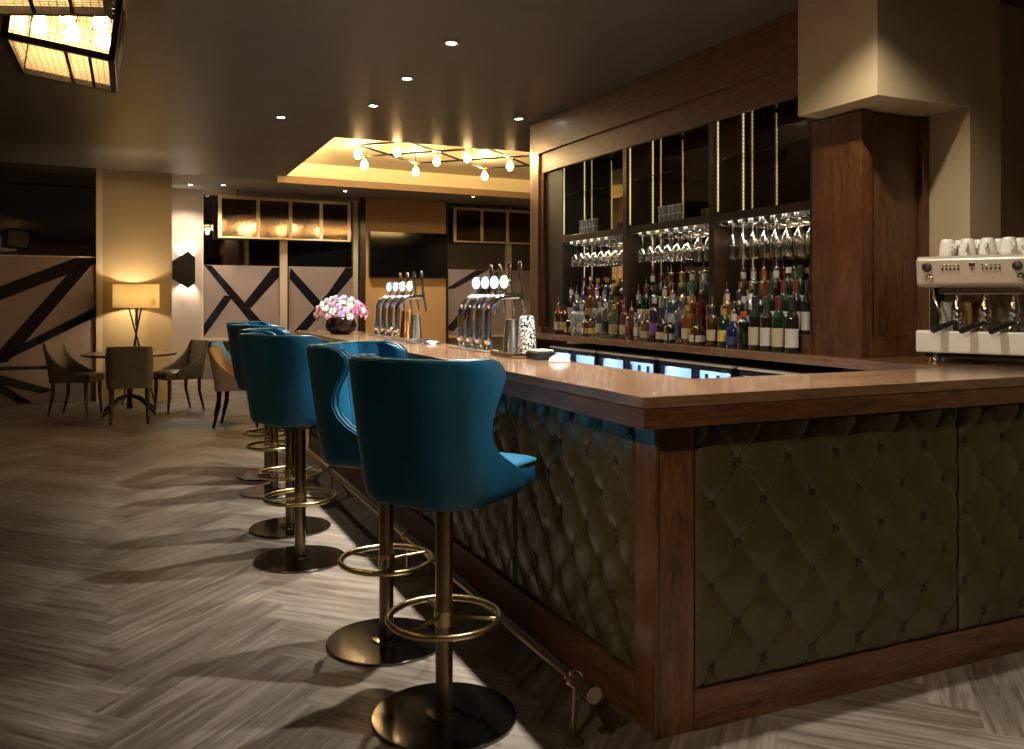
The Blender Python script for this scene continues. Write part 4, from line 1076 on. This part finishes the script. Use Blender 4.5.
# ------------------------------------------------------------------ coffee machine
def machine():
    # local frame: x along the front (left -> right of the barista side), y into the machine, z up
    rz = math.radians(-63.4)
    t = tag(empty('coffee_machine', (3.325, 2.885, ZT), rz), 'cream and chrome espresso machine on the worktop right of the walnut pillar', 'coffee machine')
    Wm = .98; Dm = .36
    m = MB()
    prof = [(.02, .345), (.0, .36), (-.012, .47), (.01, .485), (Dm, .485), (Dm, .345)]
    n = len(prof); m.add([(0, y, z) for y, z in prof]+[(Wm, y, z) for y, z in prof], [tuple(range(n)), tuple(range(n, 2*n))[::-1]]+[(i, (i+1) % n, n+(i+1) % n, n+i) for i in range(n)])
    hd = m.build('upper_body', MACH, t, bevel=.008, seg=3)
    MB().box((.025, .06, .02), (Wm, Dm-.02, .07)).build('under_frame', BLACKM, t)
    MB().box((.03, Dm-.05, .07), (Wm-.03, Dm-.04, .345)).build('back_panel', CHR2, t)
    MB().box((.0, Dm-.12, .05), (.03, Dm, .345)).build('side_panel', BLACKM, t)
    MB().box((.02, .04, .115), (Wm, Dm-.06, .125)).build('drip_grid', STEEL, t)
    MB().box((.0, -.015, .045), (Wm, .02, .145)).box((.0, .02, .045), (.02, .2, .145)).build('drip_tray_front', CERAM, t, bevel=.008, seg=3)
    for x in (.07, .5, .92): MB().lathe([(.022, 0), (.022, .02), (.014, .03), (.014, .045)], 14, (x, .06, 0)).build('foot', CHROME, t)
    MB().box((.09, .01, .312), (.92, .05, .344)).build('group_cover', CHR2, t, bevel=.003)
    for x in (.15, .265, .38, .62):
        g = MB().lathe([(.024, 0), (.027, .012), (.027, .04), (.018, .07), (.016, .11)], 20, (x, .11, .21)).build('group_head', CHROME, t)
        MB().lathe([(.027, 0), (.029, .014), (.029, .028)], 20, (x, .11, .182)).build('portafilter', CHROME, g)
        MB().tube([(x, .09, .185), (x-.01, .05, .182), (x-.03, -.035, .165), (x-.055, -.10, .150)], .015, 12, rs=[.008, .009, .016, .013]).build('portafilter_handle', BLACK, g)
        MB().tube([(x-.012, .11, .17), (x-.016, .11, .155), (x-.016, .105, .145)], .007, 8).tube([(x+.012, .11, .17), (x+.016, .11, .155), (x+.016, .105, .145)], .007, 8).build('spout', CHROME, g)
    for x in (.048, .41):
        m = MB().lathe([(.0, -.034), (.015, -.032), (.018, -.02), (.018, -.006), (.021, 0)], 18, M=Matrix.Translation((x, -.012, .435)) @ Matrix.Rotation(-PI/2, 4, 'X'), cap=False)
        k = m.build('steam_knob', BLACK, hd)
        MB().lathe([(0, -.041), (.012, -.041), (.013, -.036)], 14, M=Matrix.Translation((x, -.012, .435)) @ Matrix.Rotation(-PI/2, 4, 'X'), cap=False).build('knob_cap', CHROME, k) if False else None
        MB().lathe([(0, -.006), (.012, -.006), (.015, -.004), (.015, .006)], 18, M=Matrix.Translation((x+.012, -.007, .388)) @ Matrix.Rotation(-PI/2, 4, 'X'), cap=False).build('pressure_gauge', CHROME, hd)
        MB().tube([(x+.02, .0, .345), (x+.03, -.02, .30), (x+.06, -.015, .22), (x+.055, -.01, .16)], .005, 8).build('steam_wand', CHROME, hd)
    for gx in (.112, .275):
        for i in range(5):
            for j in range(2):
                MB().lathe([(0, -.006), (.0045, -.005), (.005, .002)], 10, M=Matrix.Translation((gx+i*.0165, -.009, .425+j*.016)) @ Matrix.Rotation(-PI/2, 4, 'X'), cap=False).build('button', [BLACK, CHROME][j], hd)
    MB().box((.222, -.016, .437), (.244, -.007, .450)).build('badge', CHROME, hd)
    MB().lathe([(0, -.006), (.0045, -.005), (.005, .002)], 10, M=Matrix.Translation((.233, -.009, .425)) @ Matrix.Rotation(-PI/2, 4, 'X'), cap=False).build('button', LMAT['red'], hd)
    return t, rz
cm, crz = machine()
cp = None
Mm = Matrix.Translation((3.325, 2.885, ZT)) @ Matrix.Rotation(crz, 4, 'Z')
MB_c = None
ci = 0
for row, yy in (('front', .07), ('rear', .17)):
    for i in range(7):
        if cp is None:
            cp = empty('coffee_cup')
            MB().lathe([(.036, 0), (.0375, .003), (.036, .022), (.030, .060), (.026, .074), (.022, .078), (.0, .079)], 24, cap=False).build('cup_body', CERAM, cp)
            MB().tube([(.038, 0, .02), (.055, 0, .022), (.062, 0, .035), (.053, 0, .05), (.033, 0, .052)], .0045, 8).build('handle', CERAM, cp)
            o = cp
        else: o = copy_tree(cp)
        p_ = Mm @ Vector((.115+i*.083+(.03 if row == 'rear' else 0), yy, .486))
        o.location = p_; o.rotation_euler = (0, 0, random.uniform(2.6, 4.4))
        tag(o, f"upturned white cup on the coffee machine, {ORD[i]} from left, {row} row", 'cup', 'white cups on the coffee machine')

# jars and bags behind the machine are hidden; two small items stand under the group heads
p_ = Mm @ Vector((.60, .20, .126))
o = MB().lathe([(0, 0), (.028, 0), (.036, .09), (.034, .09), (.027, .005), (0, .005)], 18, cap=False).build('glass_tumbler', STEM, None, loc=p_); tag(o, 'clear glass tumbler standing on the coffee machine drip grid', 'glass')
for i, (a, mt, lb_) in enumerate(((.02, 'silver', 'tin with silver side'), (.10, 'gold', 'jar with gold side'))):
    p_ = Mm @ Vector((.06+a, .22, .126))
    o = MB().lathe([(0, 0), (.03, 0), (.03, .12), (.026, .13), (.026, .15), (0, .15)], 18, cap=False).build(['syrup_tin', 'coffee_jar'][i], LMAT[mt], None, loc=p_)
    tag(o, f"small {lb_} at the left end of the coffee machine", ['tin', 'jar'][i])

# ------------------------------------------------------------------ bulb lattice in the coffer
zb = 3.0
t = tag(empty('bulb_lattice', (3.0, 9.2, zb)), 'black metal lattice chandelier with bare warm bulbs in the ceiling coffer', 'chandelier')
def Q(a, b, z=0): return ((a+b)*.7071-3.0, (a-b)*.7071-9.2, z)
m = MB()
for e1, b0, b1 in ((7.80, -4.76, -3.4), (8.45, -5.06, -3.0), (9.10, -4.76, -2.4), (9.75, -4.15, -2.2)): m.cyl(Q(e1, b0), Q(e1, b1), .012, 6)
for e2, a0, a1 in ((-4.74, 7.8, 9.1), (-4.15, 7.8, 9.75), (-3.55, 7.8, 10.3), (-2.95, 8.45, 10.3), (-5.04, 8.40, 8.5)): m.cyl(Q(a0, e2), Q(a1, e2), .012, 6)
m.build('lattice_bar', BLACKM, t)
m = MB()
for a, b in ((7.8, -4.15), (9.1, -4.74), (9.1, -3.0), (9.75, -2.95)): m.cyl(Q(a, b), Q(a, b, zc-zb), .006, 6)
m.build('hanger_rod', BLACKM, t)
for a, b_ in ((7.80, -4.74), (7.80, -4.28), (8.43, -5.04), (9.10, -4.74), (8.50, -4.17), (8.40, -3.76), (9.75, -4.13), (9.12, -3.55), (9.75, -2.95)):
    c = Q(a, b_)
    b = MB().lathe([(.0, -.150), (.018, -.148), (.036, -.125), (.042, -.10), (.032, -.07), (.018, -.045)], 14, c, cap=False).build('bulb', BULB, t)
    MB().lathe([(.022, -.055), (.024, .012), (.0, .014)], 12, c, cap=True).build('lamp_holder', BRASS_D, b)
    point('lattice_bulb_light', (c[0]+3.0, c[1]+9.2, zb-.035), 27, (1, .70, .36), .04)

# ------------------------------------------------------------------ wire cage pendants, upper left
CREAMP = plain('pendant_cream_liner', (.50, .46, .38), .5)
def cage(loc, rz, tilt, L_, W_, Hh, label):
    t = tag(empty('cage_pendant', loc, 0), label, 'pendant light', 'wire cage pendants in the upper left')
    t.rotation_euler = (0, tilt, rz)
    x0, x1, y0, y1 = -L_, 0, 0, W_
    m = MB(); e = .013
    def bar(a, b, e=e):
        a = Vector(a); b = Vector(b); lo = Vector([min(a[i], b[i])-e for i in range(3)]); hi = Vector([max(a[i], b[i])+e for i in range(3)]); m.box(lo, hi)
    for z in (0, Hh):
        bar((x0, y0, z), (x1, y0, z)); bar((x0, y1, z), (x1, y1, z)); bar((x0, y0, z), (x0, y1, z)); bar((x1, y0, z), (x1, y1, z))
    for x in (x0, x1):
        for y in (y0, y1): bar((x, y, 0), (x, y, Hh))
    for f in (.55, .78): bar((x0+(x1-x0)*f, y0, 0), (x0+(x1-x0)*f, y1, 0), .006)
    bar((x0, y0, Hh*.62), (x1, y0, Hh*.62), .005)
    m.build('frame', BLACKM, t)
    m = MB(); wr = .0011; st = .026
    def wires(p0, ua, la, ub_, lb2):
        p0, ua, ub_ = Vector(p0), Vector(ua), Vector(ub_)
        k = st
        while k < la: m.cyl(p0+ua*k, p0+ua*k+ub_*lb2, wr, 4); k += st
        k = st
        while k < lb2: m.cyl(p0+ub_*k, p0+ub_*k+ua*la, wr, 4); k += st
    wires((x0, y0, 0), (1, 0, 0), L_, (0, 1, 0), W_)
    wires((x0, y0, 0), (1, 0, 0), L_, (0, 0, 1), Hh)
    wires((x1, y0, 0), (0, 1, 0), W_, (0, 0, 1), Hh); wires((x0, y0, Hh), (1, 0, 0), L_, (0, 1, 0), W_)
    for y in (W_*.22, W_*.72): bar((x0, y, Hh-.02), (x1, y, Hh-.02), .008)
    m.build('wire_mesh', BLACKM, t)
    MB().box((x0+.01, y1-.008, .015), (x1-.01, y1-.004, Hh-.01)).box((x0+.004, y0+.015, .015), (x0+.008, y1-.01, Hh-.01)).build('cream_liner', CREAMP, t)
    Mt = Matrix.Translation(loc) @ Matrix.Rotation(rz, 4, 'Z') @ Matrix.Rotation(tilt, 4, 'Y')
    for i in range(3):
        for y in (W_*.22, W_*.72):
            x = x0+L_*(i+.5)/3
            b = MB().lathe([(0, -.10), (.02, -.095), (.033, -.07), (.033, -.05), (.02, -.02), (.014, 0)], 14, (x, y, Hh-.11), cap=False).build('bulb', BULB, t)
            MB().cyl((x, y, Hh-.12), (x, y, Hh-.005), .016, 12).build('lamp_holder', COPPER, b)
            point('cage_bulb_light', Mt @ Vector((x, y, Hh-.17)), 12, (1, .78, .50), .02)
    m = MB()
    m.cyl((x0+L_*.5, W_*.5, Hh), (x0+L_*.5-(CZ-loc[2]-Hh)*math.tan(tilt)*-1, W_*.5, CZ-loc[2]+.0), .006, 8).build('rod', BLACKM, t)
cage((-.078, 4.06, 2.42), 0, .125, .40, .60, .35, 'lower wire cage pendant with glowing bulbs and black frame')
cage((-.078, 2.81, 2.42), 0, -.12, .52, .60, .35, 'nearer wire cage pendant cut off by the top edge of the view')

# ------------------------------------------------------------------ extra light of the place
spot('glass_shelf_light', (FX+.10, 3.95, 2.59), 7, 120, (1, .85, .62), .7, .02)
spot('glass_shelf_light', (FX+.10, 4.95, 2.59), 7, 120, (1, .85, .62), .7, .02)
spot('glass_shelf_light', (FX+.10, 6.0, 2.59), 7, 120, (1, .85, .62), .7, .02)
for y in (3.93, 4.9, 5.95):
    l = bpy.data.lights.new('bottle_light', 'AREA'); l.shape = 'RECTANGLE'; l.size = .04; l.size_y = .7; l.energy = 1.6; l.color = (1, .86, .66)
    o = bpy.data.objects.new('bottle_light', l); COL.objects.link(o); o.location = (FX+.03, y, 1.86); o.rotation_euler = (0, 0, 0)

w = bpy.data.worlds.new('World'); S.world = w; w.use_nodes = True
w.node_tree.nodes['Background'].inputs[0].default_value = (.9, .75, .55, 1); w.node_tree.nodes['Background'].inputs[1].default_value = .02

# ------------------------------------------------------------------ camera
cd = bpy.data.cameras.new('camera'); cd.sensor_fit = 'HORIZONTAL'; cd.sensor_width = 36; cd.lens = 860/1024*36
cd.shift_x = 0; cd.shift_y = -(374.5-299)/1024; cd.clip_start = .05
cam = bpy.data.objects.new('camera', cd); COL.objects.link(cam); cam.location = (0, 0, EYE); cam.rotation_euler = (PI/2, 0, -TH)
S.camera = cam
S.view_settings.view_transform = 'Standard'; S.view_settings.look = 'None'; S.view_settings.gamma = 1.0; S.view_settings.exposure = 0.9; S.view_settings.use_curve_mapping = False
